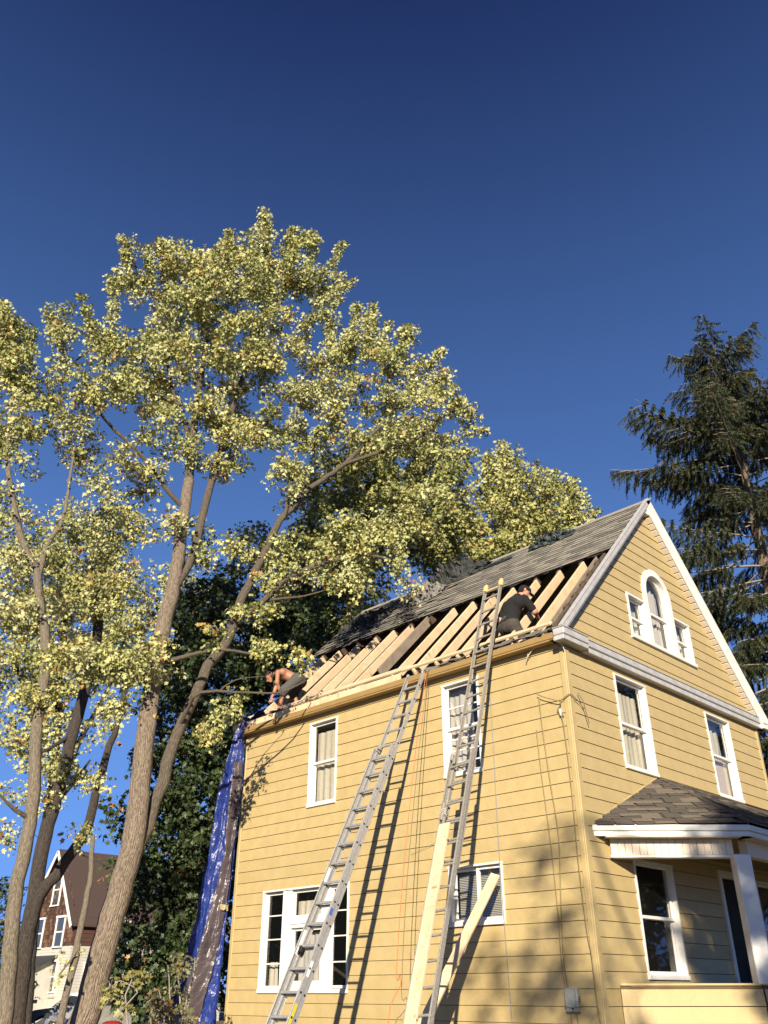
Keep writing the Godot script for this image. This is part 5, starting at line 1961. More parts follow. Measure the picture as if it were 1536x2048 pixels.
func plants() -> void:
	for k in 3:
		M["sprig%d" % k] = leaf_sprig(500 + k, 5, 0.12, 0.078, 0.45)
	var pale := [Color(0.38, 0.38, 0.15), Color(0.46, 0.455, 0.225), Color(0.30, 0.31, 0.105), Color(0.42, 0.385, 0.13), Color(0.25, 0.27, 0.085)]
	var mixed := [Color(0.20, 0.215, 0.06), Color(0.26, 0.265, 0.085), Color(0.15, 0.17, 0.045), Color(0.31, 0.30, 0.10)]
	var soft := [Color(0.34, 0.335, 0.12), Color(0.28, 0.285, 0.085), Color(0.40, 0.385, 0.16), Color(0.22, 0.23, 0.065)]
	var green := [Color(0.07, 0.091, 0.0245), Color(0.098, 0.1155, 0.035), Color(0.0525, 0.0735, 0.021), Color(0.133, 0.14, 0.042)]
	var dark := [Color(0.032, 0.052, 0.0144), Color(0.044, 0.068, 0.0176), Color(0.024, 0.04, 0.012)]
	var yellowish := [Color(0.308, 0.266, 0.091), Color(0.266, 0.252, 0.084), Color(0.336, 0.294, 0.119), Color(0.21, 0.21, 0.063)]
	tree("maple_tree", "big leaning tan trunked maple beside the tarp, its pale crown overhanging the roof", "maples along the left of the house", {"seed": 101, "bark": "bark", "tones": pale, "spacing": 0.52, "leaves": 30, "fuzz": 0.135, "size": 1, "limb_bark": "bark_limb", "lift": 0.35, "turned": 0.03, "gap_size": 0.8, "gap_level": -0.06,
		"limbs": [[0.215, 0.105, -6.74, -0.31, 3.63, -6.76, 0.18, 3.46, -6.71, 1.05, 3.37, -6.73, 1.92, 3.2, -6.69, 2.52, 3.12, -6.77, 3.34, 3.05, -6.87, 4.38, 3.03, -6.96, 5.23, 2.98, -7.03, 6.33, 2.91, -7.06, 7.43, 2.76, -7.13, 8.83, 2.68, -7.3, 10.16, 2.57],
			[0.1, 0.03, -7.3, 10.16, 2.57, -7.41, 11.13, 2.56, -7.49, 12.44, 2.51, -7.57, 14.02, 2.44, -7.64, 15.72, 2.37],
			[0.095, 0.03, -7.06, 7.43, 2.76, -7.08, 8.33, 2.4, -7.15, 10.03, 2.14, -7.23, 11.43, 1.88, -7.21, 12.74, 1.68, -7.13, 14.39, 1.37, -7.06, 16.18, 1.1, -7.08, 17.61, 1.12],
			[0.06, 0.025, -7.2, 11.24, 1.85, -7.12, 11.82, 1.36, -7.01, 12.17, 1.03, -6.97, 12.51, 0.8, -6.82, 13.34, 0.43, -6.42, 14.6, -0.23],
			[0.055, 0.02, -7.2, 9.36, 2.61, -7.31, 9.66, 3, -7.44, 10.21, 3.46, -7.51, 10.48, 3.81, -7.67, 10.89, 4.39, -7.75, 11.35, 4.83, -7.93, 12.23, 5.29],
			[0.05, 0.02, -7.36, 11.01, 2.48, -7.56, 12.2, 3.04, -7.74, 13.56, 3.38, -7.92, 14.99, 3.75, -8.22, 16.05, 4.39],
			[0.115, 0.09, -6.65, 2.49, 3.05, -6.71, 2.68, 2.96, -6.75, 2.89, 2.83, -6.81, 3.35, 2.73, -6.84, 3.67, 2.59, -6.9, 4.21, 2.49, -6.97, 4.99, 2.22, -6.96, 5.49, 2.02, -6.95, 6.07, 1.83, -6.88, 6.56, 1.53, -6.88, 7.03, 1.37, -6.81, 7.65, 1.27, -6.81, 8.04, 1.09],
			[0.09, 0.035, -6.81, 8.04, 1.09, -6.74, 8.41, 0.99, -6.66, 9.69, 0.55, -6.59, 10.06, 0.29, -6.42, 10.69, -0.07, -6.02, 11.54, -0.83, -5.72, 12.35, -1.3, -5.32, 13.3, -1.84],
			[0.05, 0.02, -6.02, 11.54, -0.83, -5.6, 11.91, -1.43, -5.15, 12.25, -2, -4.56, 12.87, -2.66],
			[0.045, 0.02, -6.6, 9.79, 0.47, -6.5, 10.91, 0.35, -6.48, 11.22, 0.32, -6.52, 12.26, 0.21],
			[0.07, 0.025, -6.82, 7.14, 1.28, -6.4, 7.52, 1.03, -6.18, 7.71, 0.92, -6.09, 7.94, 0.79, -5.9, 8.16, 0.55, -5.64, 8.33, 0.24, -5.04, 8.62, -0.42, -4.52, 8.45, -0.81],
			[0.03, 0.012, -6.37, 7.52, 0.99, -6.12, 7.6, 0.68, -5.95, 7.72, 0.3, -5.68, 7.87, -0.02],
			[0.02, 0.005, -8.21, 15.39, 4.39, -8.25, 16, 4.48, -8.32, 16.57, 4.65],
			[0.02, 0.005, -7.81, 15.72, 3.51, -7.86, 16.29, 3.61, -7.95, 16.84, 3.79],
			[0.02, 0.005, -8.01, 15.57, 3.92, -8.03, 16.05, 3.98, -8.1, 16.5, 4.12],
			[0.02, 0.005, -7.78, 15.85, 2.81, -7.81, 16.44, 2.88, -7.9, 17.02, 3.03],
			[0.02, 0.005, -7.57, 16.22, 2.06, -7.58, 17.26, 2.07, -7.63, 18.32, 2.16],
			[0.02, 0.005, -7.67, 15.71, 2.42, -7.67, 16.47, 2.42, -7.71, 17.25, 2.49],
			[0.02, 0.005, -7.1, 16.52, 1.15, -7.13, 17.87, 1.19, -7.22, 19.27, 1.32],
			[0.02, 0.005, -7.34, 16.62, 1.5, -7.37, 17.23, 1.55, -7.46, 17.84, 1.69],
			[0.02, 0.005, -6.74, 16.79, 0.66, -6.73, 17.81, 0.64, -6.78, 18.87, 0.71],
			[0.02, 0.005, -6.54, 16.84, 0.4, -6.44, 17.78, 0.27, -6.4, 18.76, 0.22],
			[0.02, 0.005, -6.41, 16.68, 0.23, -6.12, 17.58, -0.12, -5.88, 18.47, -0.4],
			[0.02, 0.005, -6.32, 16.26, 0.12, -5.98, 16.69, -0.28, -5.68, 17.09, -0.61],
			[0.02, 0.005, -6.46, 15.73, 0.14, -6.19, 16.12, -0.19, -5.97, 16.49, -0.44],
			[0.02, 0.005, -7.91, 12.86, 4.95, -7.98, 13.46, 5.14, -8.08, 14.05, 5.4],
			[0.02, 0.005, -8.07, 12.15, 5.38, -8.16, 12.73, 5.63, -8.27, 13.28, 5.96],
			[0.02, 0.005, -8.1, 13.32, 4.62, -8.11, 14.2, 4.65, -8.16, 15.09, 4.77],
			[0.02, 0.005, -6.08, 14.88, -0.77, -5.94, 15.72, -0.93, -5.87, 16.58, -1],
			[0.02, 0.005, -5.68, 15.07, -1.2, -5.61, 15.82, -1.28, -5.6, 16.59, -1.29],
			[0.02, 0.005, -5.3, 14.49, -1.73, -5.1, 15.22, -1.91, -4.97, 15.96, -2.04],
			[0.02, 0.005, -5.57, 15.16, -1.46, -5.44, 15.58, -1.59, -5.38, 16.01, -1.64],
			[0.02, 0.005, -5.04, 13.92, -2.11, -4.7, 14.54, -2.41, -4.41, 15.18, -2.65],
			[0.02, 0.005, -4.85, 13.75, -2.27, -4.57, 14.06, -2.52, -4.35, 14.38, -2.7],
			[0.02, 0.005, -4.64, 12.81, -2.47, -4.33, 13.16, -2.72, -4.08, 13.53, -2.92],
			[0.02, 0.005, -4.47, 12.41, -2.73, -4.06, 12.5, -3.07, -3.71, 12.6, -3.33],
			[0.02, 0.005, -4.58, 12.05, -2.65, -4.24, 12.02, -2.93, -3.96, 11.99, -3.14],
			[0.02, 0.005, -6.51, 11.69, 0.19, -6.34, 11.99, -0.02, -6.22, 12.29, -0.16],
			[0.02, 0.005, -6.27, 15.11, -0.41, -6.27, 15.53, -0.41, -6.33, 15.95, -0.34],
			[0.035, 0.012, -6.92, 4.79, 2.33, -6.59, 5.09, 2.37, -6.25, 5.25, 2.4, -5.9, 5.29, 1.88, -5.63, 5.32, 1.34, -5.48, 5.44, 0.99, -5.35, 5.66, 0.68],
			[0.015, 0.006, -6.06, 5.3, 2.11, -5.91, 5.52, 1.9, -5.67, 5.65, 1.4],
			[0.04, 0.02, -6.96, 5.13, 2.99, -6.79, 5.4, 3.29, -6.68, 5.46, 3.72, -6.69, 5.31, 4.18],
			[0.05, 0.02, -7.04, 5.83, 2.94, -6.47, 5.98, 2.56, -5.96, 6.06, 2.15, -5.58, 6, 1.61]],
		"crown": [[-7.49, 15.00, 2.31, 1.86, 1.82, 1], [-7.06, 17.12, 1.27, 1.06, 0.97, 1], [-7.19, 18.66, 1.29, 0.19, 0.65, 5],
			[-7.62, 17.71, 2.14, 0.17, 0.63, 5], [-5.97, 18.27, -0.29, 0.38, 0.20, 4], [-5.82, 17.12, -0.47, 0.40, 0.17, 4],
			[-8.19, 16.32, 4.34, 0.17, 0.39, 4], [-6.71, 18.56, 0.62, 0.34, 0.36, 2], [-6.62, 18.10, 0.49, 0.61, 0.64, 1],
			[-6.19, 18.09, -0.04, 0.55, 0.36, 1], [-6.25, 16.89, 0.04, 0.86, 0.42, 1], [-7.94, 15.62, 3.55, 1.17, 1.16, 1],
			[-8.20, 15.66, 4.34, 0.42, 0.95, 1], [-7.93, 16.64, 3.77, 0.37, 0.33, 1], [-8.02, 12.76, 5.23, 0.76, 0.86, 1],
			[-7.94, 12.86, 4.26, 1.01, 0.94, 1], [-7.69, 11.26, 4.20, 1.07, 0.90, 1], [-7.93, 11.35, 5.01, 0.63, 0.77, 1],
			[-7.63, 12.85, 2.95, 1.27, 1.22, 1], [-7.17, 13.20, 1.61, 1.32, 1.13, 1], [-7.32, 11.29, 2.42, 1.23, 0.83, 0.9],
			[-6.67, 14.80, 0.24, 0.89, 0.94, 1], [-5.82, 15.40, -1.05, 0.79, 0.76, 1], [-5.81, 13.92, -1.07, 1.40, 1.07, 1],
			[-5.15, 14.98, -1.87, 0.59, 0.75, 1], [-4.75, 14.22, -2.37, 0.64, 0.74, 1], [-4.77, 12.97, -2.35, 1.06, 0.85, 1],
			[-4.23, 12.69, -2.94, 0.62, 0.65, 1], [-6.39, 12.72, 0.04, 1.15, 0.89, 1], [-5.63, 12.40, -1.26, 0.98, 0.64, 1],
			[-6.69, 10.76, 0.59, 0.69, 0.73, 0.8], [-6.96, 11.38, 1.30, 0.69, 0.61, 0.7], [-7.42, 9.66, 3.86, 0.92, 0.76, 0.8],
			[-7.21, 8.73, 3.03, 0.61, 0.54, 0.6], [-6.94, 8.78, 1.99, 0.63, 0.66, 0.6], [-6.55, 9.04, 0.57, 0.77, 0.52, 0.8],
			[-6.29, 8.18, 0.72, 0.74, 0.39, 0.8], [-5.77, 8.87, -0.07, 0.98, 0.57, 1], [-4.96, 9.26, -0.94, 0.99, 0.75, 1],
			[-4.44, 8.15, -1.02, 0.53, 0.50, 1], [-5.04, 8.15, -0.43, 0.74, 0.44, 1], [-4.34, 10.04, -1.93, 0.68, 0.72, 1],
			[-6.33, 7.06, 1.12, 0.61, 0.32, 0.6], [-6.63, 5.51, 3.85, 0.97, 0.32, 1.1], [-6.54, 5.97, 3.06, 0.74, 0.39, 1.2],
			[-6.72, 5.32, 3.17, 0.81, 0.28, 1.1], [-6.15, 6.18, 2.25, 0.56, 0.35, 1.2], [-5.70, 6.16, 1.77, 0.47, 0.28, 1],
			[-6.01, 5.85, 2.03, 0.47, 0.16, 1], [-5.34, 6.20, 0.98, 0.24, 0.14, 0.6], [-6.99, 5.41, 4.59, 0.52, 0.27, 0.8],
			[-6.41, 4.60, 2.10, 0.32, 0.24, 0.7], [-6.28, 4.85, 1.90, 0.37, 0.14, 0.5], [-6.89, 4.83, 3.49, 0.35, 0.23, 0.6]]}, "tree")
	tree("maple_tree", "slender pale grey maple trunk at the left edge of the picture, forked high up", "maples along the left of the house", {"seed": 102, "bark": "bark_grey", "tones": pale, "spacing": 0.52, "leaves": 28, "fuzz": 0.135, "size": 1, "lift": 0.35, "turned": 0.03,
		"limbs": [[0.13, 0.085, -8.18, -0.35, 4.06, -8.18, 0.15, 4.05, -8.21, 0.85, 4.13, -8.25, 1.82, 4.22, -8.25, 2.4, 4.22, -8.34, 3.17, 4.18, -8.45, 3.75, 4.19, -8.6, 4.65, 4.27, -8.72, 6.01, 4.3, -8.93, 7.18, 4.56, -9, 7.88, 4.73],
			[0.075, 0.022, -9, 7.88, 4.73, -9.11, 8.29, 5.02, -9.2, 8.93, 5.28, -9.33, 10.07, 5.66, -9.39, 11.28, 5.85, -9.43, 12.73, 5.98],
			[0.06, 0.02, -8.98, 7.76, 4.67, -8.97, 8.44, 4.64, -8.99, 9.11, 4.43, -9.09, 10.14, 4.41, -9.1, 10.91, 4.43],
			[0.02, 0.005, -9.46, 12.69, 6.07, -9.53, 13.44, 6.32, -9.58, 14.13, 6.5],
			[0.02, 0.005, -9.35, 12.13, 5.71, -9.36, 12.82, 5.74, -9.39, 13.48, 5.84],
			[0.02, 0.005, -9.44, 12.15, 6.02, -9.43, 13.01, 5.98, -9.49, 13.8, 6.18],
			[0.05, 0.02, -8.34, 3.07, 4.18, -8.27, 3.18, 4.51, -8.19, 3.37, 4.84]],
		"crown": [[-9.49, 13.06, 6.19, 0.61, 0.82, 1.1], [-9.33, 12.30, 5.65, 0.77, 0.81, 1], [-9.34, 10.94, 5.69, 0.85, 0.90, 1],
			[-9.21, 10.83, 4.71, 0.77, 0.80, 1], [-9.10, 9.64, 4.42, 0.75, 0.78, 0.9], [-9.24, 9.30, 5.38, 0.62, 0.65, 0.8],
			[-9.07, 8.26, 4.92, 0.60, 0.42, 0.7], [-8.91, 6.66, 5.06, 0.48, 0.60, 0.7], [-8.12, 5.07, 4.42, 0.54, 0.24, 0.5]]}, "tree")
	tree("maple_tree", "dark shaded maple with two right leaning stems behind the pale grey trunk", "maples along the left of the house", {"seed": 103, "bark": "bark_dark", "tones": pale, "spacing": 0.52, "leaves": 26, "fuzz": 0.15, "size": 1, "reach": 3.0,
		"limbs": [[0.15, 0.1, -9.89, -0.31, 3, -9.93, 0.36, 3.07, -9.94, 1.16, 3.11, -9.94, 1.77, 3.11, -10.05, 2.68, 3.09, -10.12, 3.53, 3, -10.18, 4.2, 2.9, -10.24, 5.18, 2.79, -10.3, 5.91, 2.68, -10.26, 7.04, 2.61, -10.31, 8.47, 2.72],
			[0.12, 0.05, -9.94, 1.23, 3.11, -9.73, 2.04, 3.13, -9.54, 2.38, 2.96, -9.46, 2.77, 2.78, -9.38, 3.08, 2.64, -9.35, 3.39, 2.57, -9.33, 3.94, 2.54, -9.31, 4.22, 2.49, -9.36, 4.85, 2.38, -9.41, 5.36, 2.25, -9.48, 6.07, 2.17],
			[0.05, 0.02, -9.43, 2.83, 2.73, -9.1, 2.68, 2.52, -8.76, 2.5, 2.32],
			[0.05, 0.02, -10.1, 3.7, 2.97, -9.88, 4.18, 2.74, -9.69, 4.57, 2.59],
			[0.05, 0.02, -10.24, 5.18, 2.79, -10.18, 4.86, 3.15, -10.17, 4.48, 3.61]],
		"crown": [[-10.40, 9.06, 2.90, 0.92, 0.97, 1], [-9.93, 8.20, 2.39, 0.79, 0.71, 1], [-10.49, 7.79, 3.11, 0.78, 0.70, 1],
			[-10.42, 10.10, 2.95, 0.71, 0.74, 0.8], [-10.15, 6.62, 2.83, 0.65, 0.45, 0.6], [-9.17, 2.87, 2.88, 0.47, 0.22, 0.25],
			[-9.99, 4.13, 3.21, 0.59, 0.52, 0.22], [-9.39, 4.03, 2.66, 0.49, 0.51, 0.22]]}, "tree")
	tree("dead_sapling", "thin bare mossy sapling in front of the brown house, left of the leaning trunk", "", {"seed": 104, "bark": "bark_grey", "tones": pale, "spacing": 0.5, "leaves": 5, "fuzz": 0.2, "size": 1,
		"limbs": [[0.055, 0.035, -6.48, 0.01, 4, -6.47, 0.49, 3.97, -6.45, 0.93, 3.93, -6.45, 1.38, 3.93, -6.43, 1.97, 3.9, -6.46, 2.63, 3.95],
			[0.05, 0.03, -6.46, 0.7, 3.95, -6.45, 1.03, 3.94, -6.45, 1.3, 3.94],
			[0.02, 0.012, -6.43, 1.1, 3.9, -6.39, 0.89, 4.04, -6.36, 0.7, 4.19]],
		"crown": []}, "sapling")
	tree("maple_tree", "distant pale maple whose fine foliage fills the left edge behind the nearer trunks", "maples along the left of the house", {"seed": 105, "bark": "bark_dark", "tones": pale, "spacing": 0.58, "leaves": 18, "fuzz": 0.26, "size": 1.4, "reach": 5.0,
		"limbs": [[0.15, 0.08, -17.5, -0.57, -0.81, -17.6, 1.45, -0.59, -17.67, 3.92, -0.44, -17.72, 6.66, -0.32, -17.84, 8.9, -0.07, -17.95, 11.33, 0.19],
			[0.1, 0.04, -17.6, 5.27, -0.58, -17.46, 7, -0.88, -17.22, 8.58, -1.37, -17.09, 10.24, -1.62],
			[0.1, 0.04, -17.7, 6.37, -0.37, -18.09, 7.75, 0.52, -18.35, 9.19, 1.17]],
		"crown": [[-18.35, 11.48, 1.18, 1.72, 1.81, 1], [-17.82, 12.25, -0.09, 1.46, 1.70, 1], [-17.16, 11.42, -1.47, 1.30, 1.36, 1],
			[-18.30, 9.21, 1.04, 1.36, 1.27, 1], [-17.71, 9.73, -0.34, 1.55, 1.14, 1], [-16.98, 9.76, -1.82, 0.95, 0.83, 0.8],
			[-17.47, 7.66, 0.34, 1.31, 0.92, 0.7], [-17.23, 6.33, 1.07, 0.83, 1.16, 0.6], [-16.88, 7.65, -0.93, 0.89, 0.78, 0.5],
			[-16.74, 6.03, -0.07, 1.12, 0.73, 0.35], [-17.11, 12.30, -2.62, 1.01, 1.24, 0.9], [-16.54, 12.61, -3.59, 1.02, 1.26, 0.8],
			[-16.48, 10.20, -2.71, 0.96, 0.84, 0.8], [-17.70, 14.34, -0.37, 1.35, 1.06, 0.8], [-18.49, 13.53, 1.54, 1.29, 1.02, 0.8],
			[-17.14, 4.50, 0.85, 0.53, 0.84, 0.4]]}, "tree")
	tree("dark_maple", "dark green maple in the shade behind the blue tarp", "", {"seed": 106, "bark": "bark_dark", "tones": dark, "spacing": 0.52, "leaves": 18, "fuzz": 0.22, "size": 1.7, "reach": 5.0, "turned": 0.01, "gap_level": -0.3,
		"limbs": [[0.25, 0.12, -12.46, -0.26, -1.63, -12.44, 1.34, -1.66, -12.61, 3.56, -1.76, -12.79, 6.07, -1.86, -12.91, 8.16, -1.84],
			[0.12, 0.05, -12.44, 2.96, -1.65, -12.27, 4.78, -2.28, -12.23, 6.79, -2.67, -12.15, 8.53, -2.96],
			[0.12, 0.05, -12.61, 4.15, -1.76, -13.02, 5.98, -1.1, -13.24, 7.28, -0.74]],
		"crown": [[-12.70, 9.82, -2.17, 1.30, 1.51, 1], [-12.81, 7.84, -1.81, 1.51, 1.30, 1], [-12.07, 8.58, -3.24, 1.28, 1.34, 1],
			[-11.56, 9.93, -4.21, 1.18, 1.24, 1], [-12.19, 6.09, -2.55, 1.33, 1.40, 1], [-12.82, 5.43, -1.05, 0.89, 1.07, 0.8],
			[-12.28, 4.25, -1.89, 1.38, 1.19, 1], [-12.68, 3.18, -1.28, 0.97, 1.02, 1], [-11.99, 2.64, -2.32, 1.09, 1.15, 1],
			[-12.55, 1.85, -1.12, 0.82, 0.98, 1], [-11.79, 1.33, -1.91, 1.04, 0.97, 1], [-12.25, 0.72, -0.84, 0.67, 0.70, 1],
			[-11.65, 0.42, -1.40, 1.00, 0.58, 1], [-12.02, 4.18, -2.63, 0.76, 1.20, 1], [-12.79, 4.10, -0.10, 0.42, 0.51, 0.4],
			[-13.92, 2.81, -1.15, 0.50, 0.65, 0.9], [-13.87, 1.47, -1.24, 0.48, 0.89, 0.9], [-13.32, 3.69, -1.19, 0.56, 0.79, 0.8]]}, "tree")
	tree("green_maple", "greener maple standing behind the ridge of the yellow house", "", {"seed": 107, "bark": "bark_dark", "tones": mixed, "spacing": 0.54, "leaves": 19, "fuzz": 0.24, "size": 1.5, "reach": 5.0, "turned": 0.02, "gap_level": -0.28,
		"limbs": [[0.32, 0.12, -11.42, 6.59, -6.19, -11.41, 9.63, -6.21, -11.33, 12.16, -6.29, -11.17, 13.99, -6.46, -10.83, 15.74, -6.81],
			[0.1, 0.04, -11.35, 11.64, -6.27, -10.47, 13.99, -7.16, -9.71, 15.72, -7.86],
			[0.1, 0.04, -11.35, 11.64, -6.27, -12.16, 13.39, -5.37, -12.62, 14.87, -4.81]],
		"crown": [[-11.54, 15.73, -6.07, 1.54, 1.43, 1], [-10.33, 16.35, -7.29, 1.73, 1.45, 1], [-9.32, 15.70, -8.20, 1.19, 1.43, 1],
			[-12.18, 14.14, -5.35, 1.33, 1.39, 1], [-11.06, 13.99, -6.58, 1.83, 1.39, 1], [-9.74, 13.79, -7.83, 1.49, 1.21, 1],
			[-12.38, 12.01, -4.79, 1.27, 1.33, 1], [-11.34, 11.89, -5.98, 1.59, 1.17, 1], [-12.17, 10.08, -4.73, 1.22, 0.96, 1],
			[-11.28, 10.28, -5.76, 1.07, 0.80, 1], [-13.26, 12.45, -3.64, 0.95, 1.00, 0.8]]}, "tree")
	tree("maple_tree", "pale maple showing above the middle of the roof ridge, left of the gable peak", "maples along the left of the house", {"seed": 108, "bark": "bark_dark", "tones": soft, "spacing": 0.52, "leaves": 20, "fuzz": 0.24, "size": 1.5, "reach": 5.0, "turned": 0.03, "gap_level": -0.3,
		"limbs": [[0.3, 0.12, -9.29, 7.01, -10.77, -9.11, 10.25, -10.91, -8.93, 12.95, -11.04, -8.78, 14.88, -11.15, -8.75, 16.74, -11.17],
			[0.1, 0.04, -8.93, 12.95, -11.04, -8.15, 14.61, -11.58, -7.48, 15.73, -12.01],
			[0.1, 0.04, -8.93, 12.95, -11.04, -9.58, 14.36, -10.55, -9.95, 15.81, -10.27],
			[0.02, 0.005, -8.84, 16.33, -11.1, -8.77, 17.39, -11.15, -8.73, 18.31, -11.18],
			[0.02, 0.005, -9.21, 16.37, -10.84, -9.23, 17.12, -10.82, -9.25, 17.84, -10.8],
			[0.02, 0.005, -8.49, 16.07, -11.35, -8.39, 16.69, -11.42, -8.35, 17.44, -11.45],
			[0.02, 0.005, -7.5, 15.52, -12, -7.33, 16.12, -12.11, -7.21, 16.77, -12.18],
			[0.02, 0.005, -7.09, 15.06, -12.25, -6.87, 15.83, -12.38, -6.72, 16.47, -12.47],
			[0.02, 0.005, -7.14, 14.47, -12.22, -6.67, 14.79, -12.5, -6.21, 14.95, -12.76]],
		"crown": [[-8.78, 17.50, -11.15, 0.46, 0.77, 1.2], [-9.24, 17.23, -10.81, 0.28, 0.48, 1.2], [-8.92, 16.23, -11.05, 0.90, 0.85, 1],
			[-8.05, 16.12, -11.65, 0.99, 0.85, 1], [-7.31, 16.01, -12.12, 0.45, 0.75, 1.2], [-6.90, 15.53, -12.37, 0.39, 0.74, 1.2],
			[-7.69, 14.94, -11.88, 1.32, 0.74, 1], [-8.86, 14.79, -11.09, 1.41, 1.11, 1], [-9.98, 14.79, -10.24, 1.07, 1.12, 1],
			[-6.68, 14.69, -12.49, 0.52, 0.33, 1.1], [-9.58, 13.35, -9.92, 1.20, 0.72, 1], [-8.22, 13.94, -11.29, 1.21, 0.54, 1],
			[-10.36, 13.78, -9.28, 1.04, 0.91, 1]]}, "tree")
	tree("shrub", "leafy shrub with yellowing leaves at the foot of the blue tarp", "", {"seed": 201, "bark": "twig_pale", "tones": [Color(0.119, 0.119, 0.0486), Color(0.162, 0.157, 0.0648), Color(0.0864, 0.0918, 0.0324)], "spacing": 0.22, "leaves": 4, "fuzz": 0.06, "size": 0.9, "reach": 1.2, "lift": 0.2, "twig": "twig_pale",
		"limbs": [[0.02, 0.01, -6.24, -0.13, 2.02, -6.32, 0.44, 2.14, -6.37, 0.93, 2.21],
			[0.015, 0.006, -6.28, 0.17, 2.08, -6.22, 0.65, 1.99, -6.22, 0.97, 1.99],
			[0.015, 0.006, -6.07, -0.12, 2.31, -6.07, 0.44, 2.48, -6.11, 0.85, 2.55]],
		"crown": [[-6.34, 0.96, 2.17, 0.19, 0.20, 0.6], [-6.29, 0.65, 2.46, 0.28, 0.25, 0.5], [-6.13, 0.44, 2.21, 0.20, 0.33, 0.5],
			[-6.08, 0.44, 2.69, 0.27, 0.20, 0.4], [-5.80, 0.15, 2.44, 0.45, 0.20, 0.6]]}, "shrub")
	tree("shrub", "sparse sapling with a few large yellow green leaves right of the leaning trunk", "", {"seed": 202, "bark": "twig_pale", "tones": [Color(0.24, 0.22, 0.07), Color(0.18, 0.17, 0.05)], "spacing": 0.22, "leaves": 4, "fuzz": 0.06, "size": 0.9, "reach": 1.2, "lift": 0.2, "twig": "twig_pale",
		"limbs": [[0.016, 0.008, -4.72, -0.06, 3.91, -4.78, 0.45, 4.01, -4.74, 0.68, 3.94],
			[0.012, 0.004, -4.76, 0.33, 3.99, -4.7, 0.48, 3.88, -4.76, 0.71, 3.98],
			[0.008, 0.004, -4.73, 0.54, 3.92, -4.82, 0.62, 4.09]],
		"crown": [[-4.87, 0.54, 4.16, 0.20, 0.13, 1.3], [-4.73, 0.30, 3.93, 0.15, 0.10, 1.3], [-4.72, 0.71, 3.91, 0.13, 0.10, 0.9]]}, "shrub")
	tree("shrub", "dry reddish brown shrub between the shrubs by the tarp", "", {"seed": 203, "bark": "twig_pale", "tones": [Color(0.108, 0.0702, 0.0324), Color(0.14, 0.0918, 0.0486)], "spacing": 0.22, "leaves": 4, "fuzz": 0.06, "size": 0.9, "reach": 1.2, "lift": 0.2, "twig": "twig_pale",
		"limbs": [[0.012, 0.005, -5.4, -0.11, 2.92, -5.44, 0.26, 2.99, -5.48, 0.51, 3.06],
			[0.01, 0.004, -5.51, -0.11, 3.1, -5.52, 0.2, 3.12, -5.5, 0.38, 3.09],
			[0.01, 0.004, -5.34, -0.11, 2.83, -5.39, 0.19, 2.9, -5.44, 0.38, 2.98]],
		"crown": [[-5.47, 0.26, 3.03, 0.29, 0.19, 0.6]]}, "shrub")
	tree("maple_tree", "maple behind the photographer whose shadow falls on the gable wall and porch roof", "", {"seed": 301, "bark": "bark_dark", "tones": green, "spacing": 0.42, "leaves": 22, "fuzz": 0.2, "size": 1.6, "reach": 3.0,
		"limbs": [[0.32, 0.18, 20.5, -1.1, 13.5, 20.2, 3, 13.6, 19.6, 6, 13.8, 18.4, 8.2, 14, 17.2, 9.8, 14.2],
			[0.1, 0.03, 19.4, 6.5, 13.9, 18, 8, 15.6, 16.4, 9.8, 17.4, 14.9, 10.9, 18.4, 14.75, 9.9, 18, 14.8, 8.6, 17.2],
			[0.1, 0.04, 18.4, 8.2, 14, 17.2, 9.4, 13, 16.2, 10.4, 11.8, 15.8, 10.8, 10.4],
			[0.07, 0.02, 17.2, 9.6, 16.6, 16, 9.4, 17.2, 14.9, 8.8, 17.9, 14.5, 8, 17.5],
			[0.018, 0.006, 14.8, 10.6, 18.3, 14.3, 10.9, 18.6, 13.9, 10.5, 18.7],
			[0.018, 0.006, 14.8, 8.8, 17.4, 14.3, 9, 18.2, 13.8, 9.3, 18.7],
			[0.018, 0.006, 14.9, 9.6, 17.9, 14.5, 8.7, 18.1, 14.2, 8.1, 18.2],
			[0.07, 0.03, 17.4, 9.6, 14.2, 16.4, 10.6, 14.6, 15.6, 11, 15.6]],
		"crown": [[15.9, 10, 15.3, 0.95, 1.3, 1.2], [15.9, 10, 13.9, 1.1, 1.4, 1.2], [16, 10, 12.4, 1.1, 1.4, 1.2],
			[16, 10, 10.8, 1.2, 1.4, 1.2], [16.4, 8.6, 14.6, 1.1, 0.8, 1], [16.4, 8.4, 12.8, 1.1, 0.8, 1],
			[15.9, 11, 15, 0.8, 0.55, 1.2], [16, 11, 13.6, 0.9, 0.55, 1.2], [15.5, 9.75, 16.1, 0.7, 0.5, 1.4],
			[15.1, 9.85, 15.2, 0.6, 0.45, 1.3], [15.4, 8.2, 16, 0.7, 0.4, 0.5]]}, "tree")
	tree("maple_tree", "green maple beyond the right edge of the picture, reflected in the gable windows", "", {"seed": 302, "bark": "bark_dark", "tones": green, "spacing": 0.75, "leaves": 16, "fuzz": 0.3, "size": 2.4, "reach": 5.0,
		"limbs": [[0.22, 0.1, 10.5, -1.1, -17, 10.4, 3, -17, 10.2, 7, -17, 10, 11, -17],
			[0.1, 0.03, 10.3, 4, -17, 8.5, 6, -16.5, 7, 8, -16],
			[0.1, 0.03, 10.3, 5, -17, 12.5, 7, -17.5, 14, 9, -18]],
		"crown": [[9.5, 5, -16.5, 3.6, 4.2, 0.5], [10, 10, -17, 3, 2.6, 0.5], [12.5, 6, -18, 2.5, 3.5, 0.4]]}, "tree")
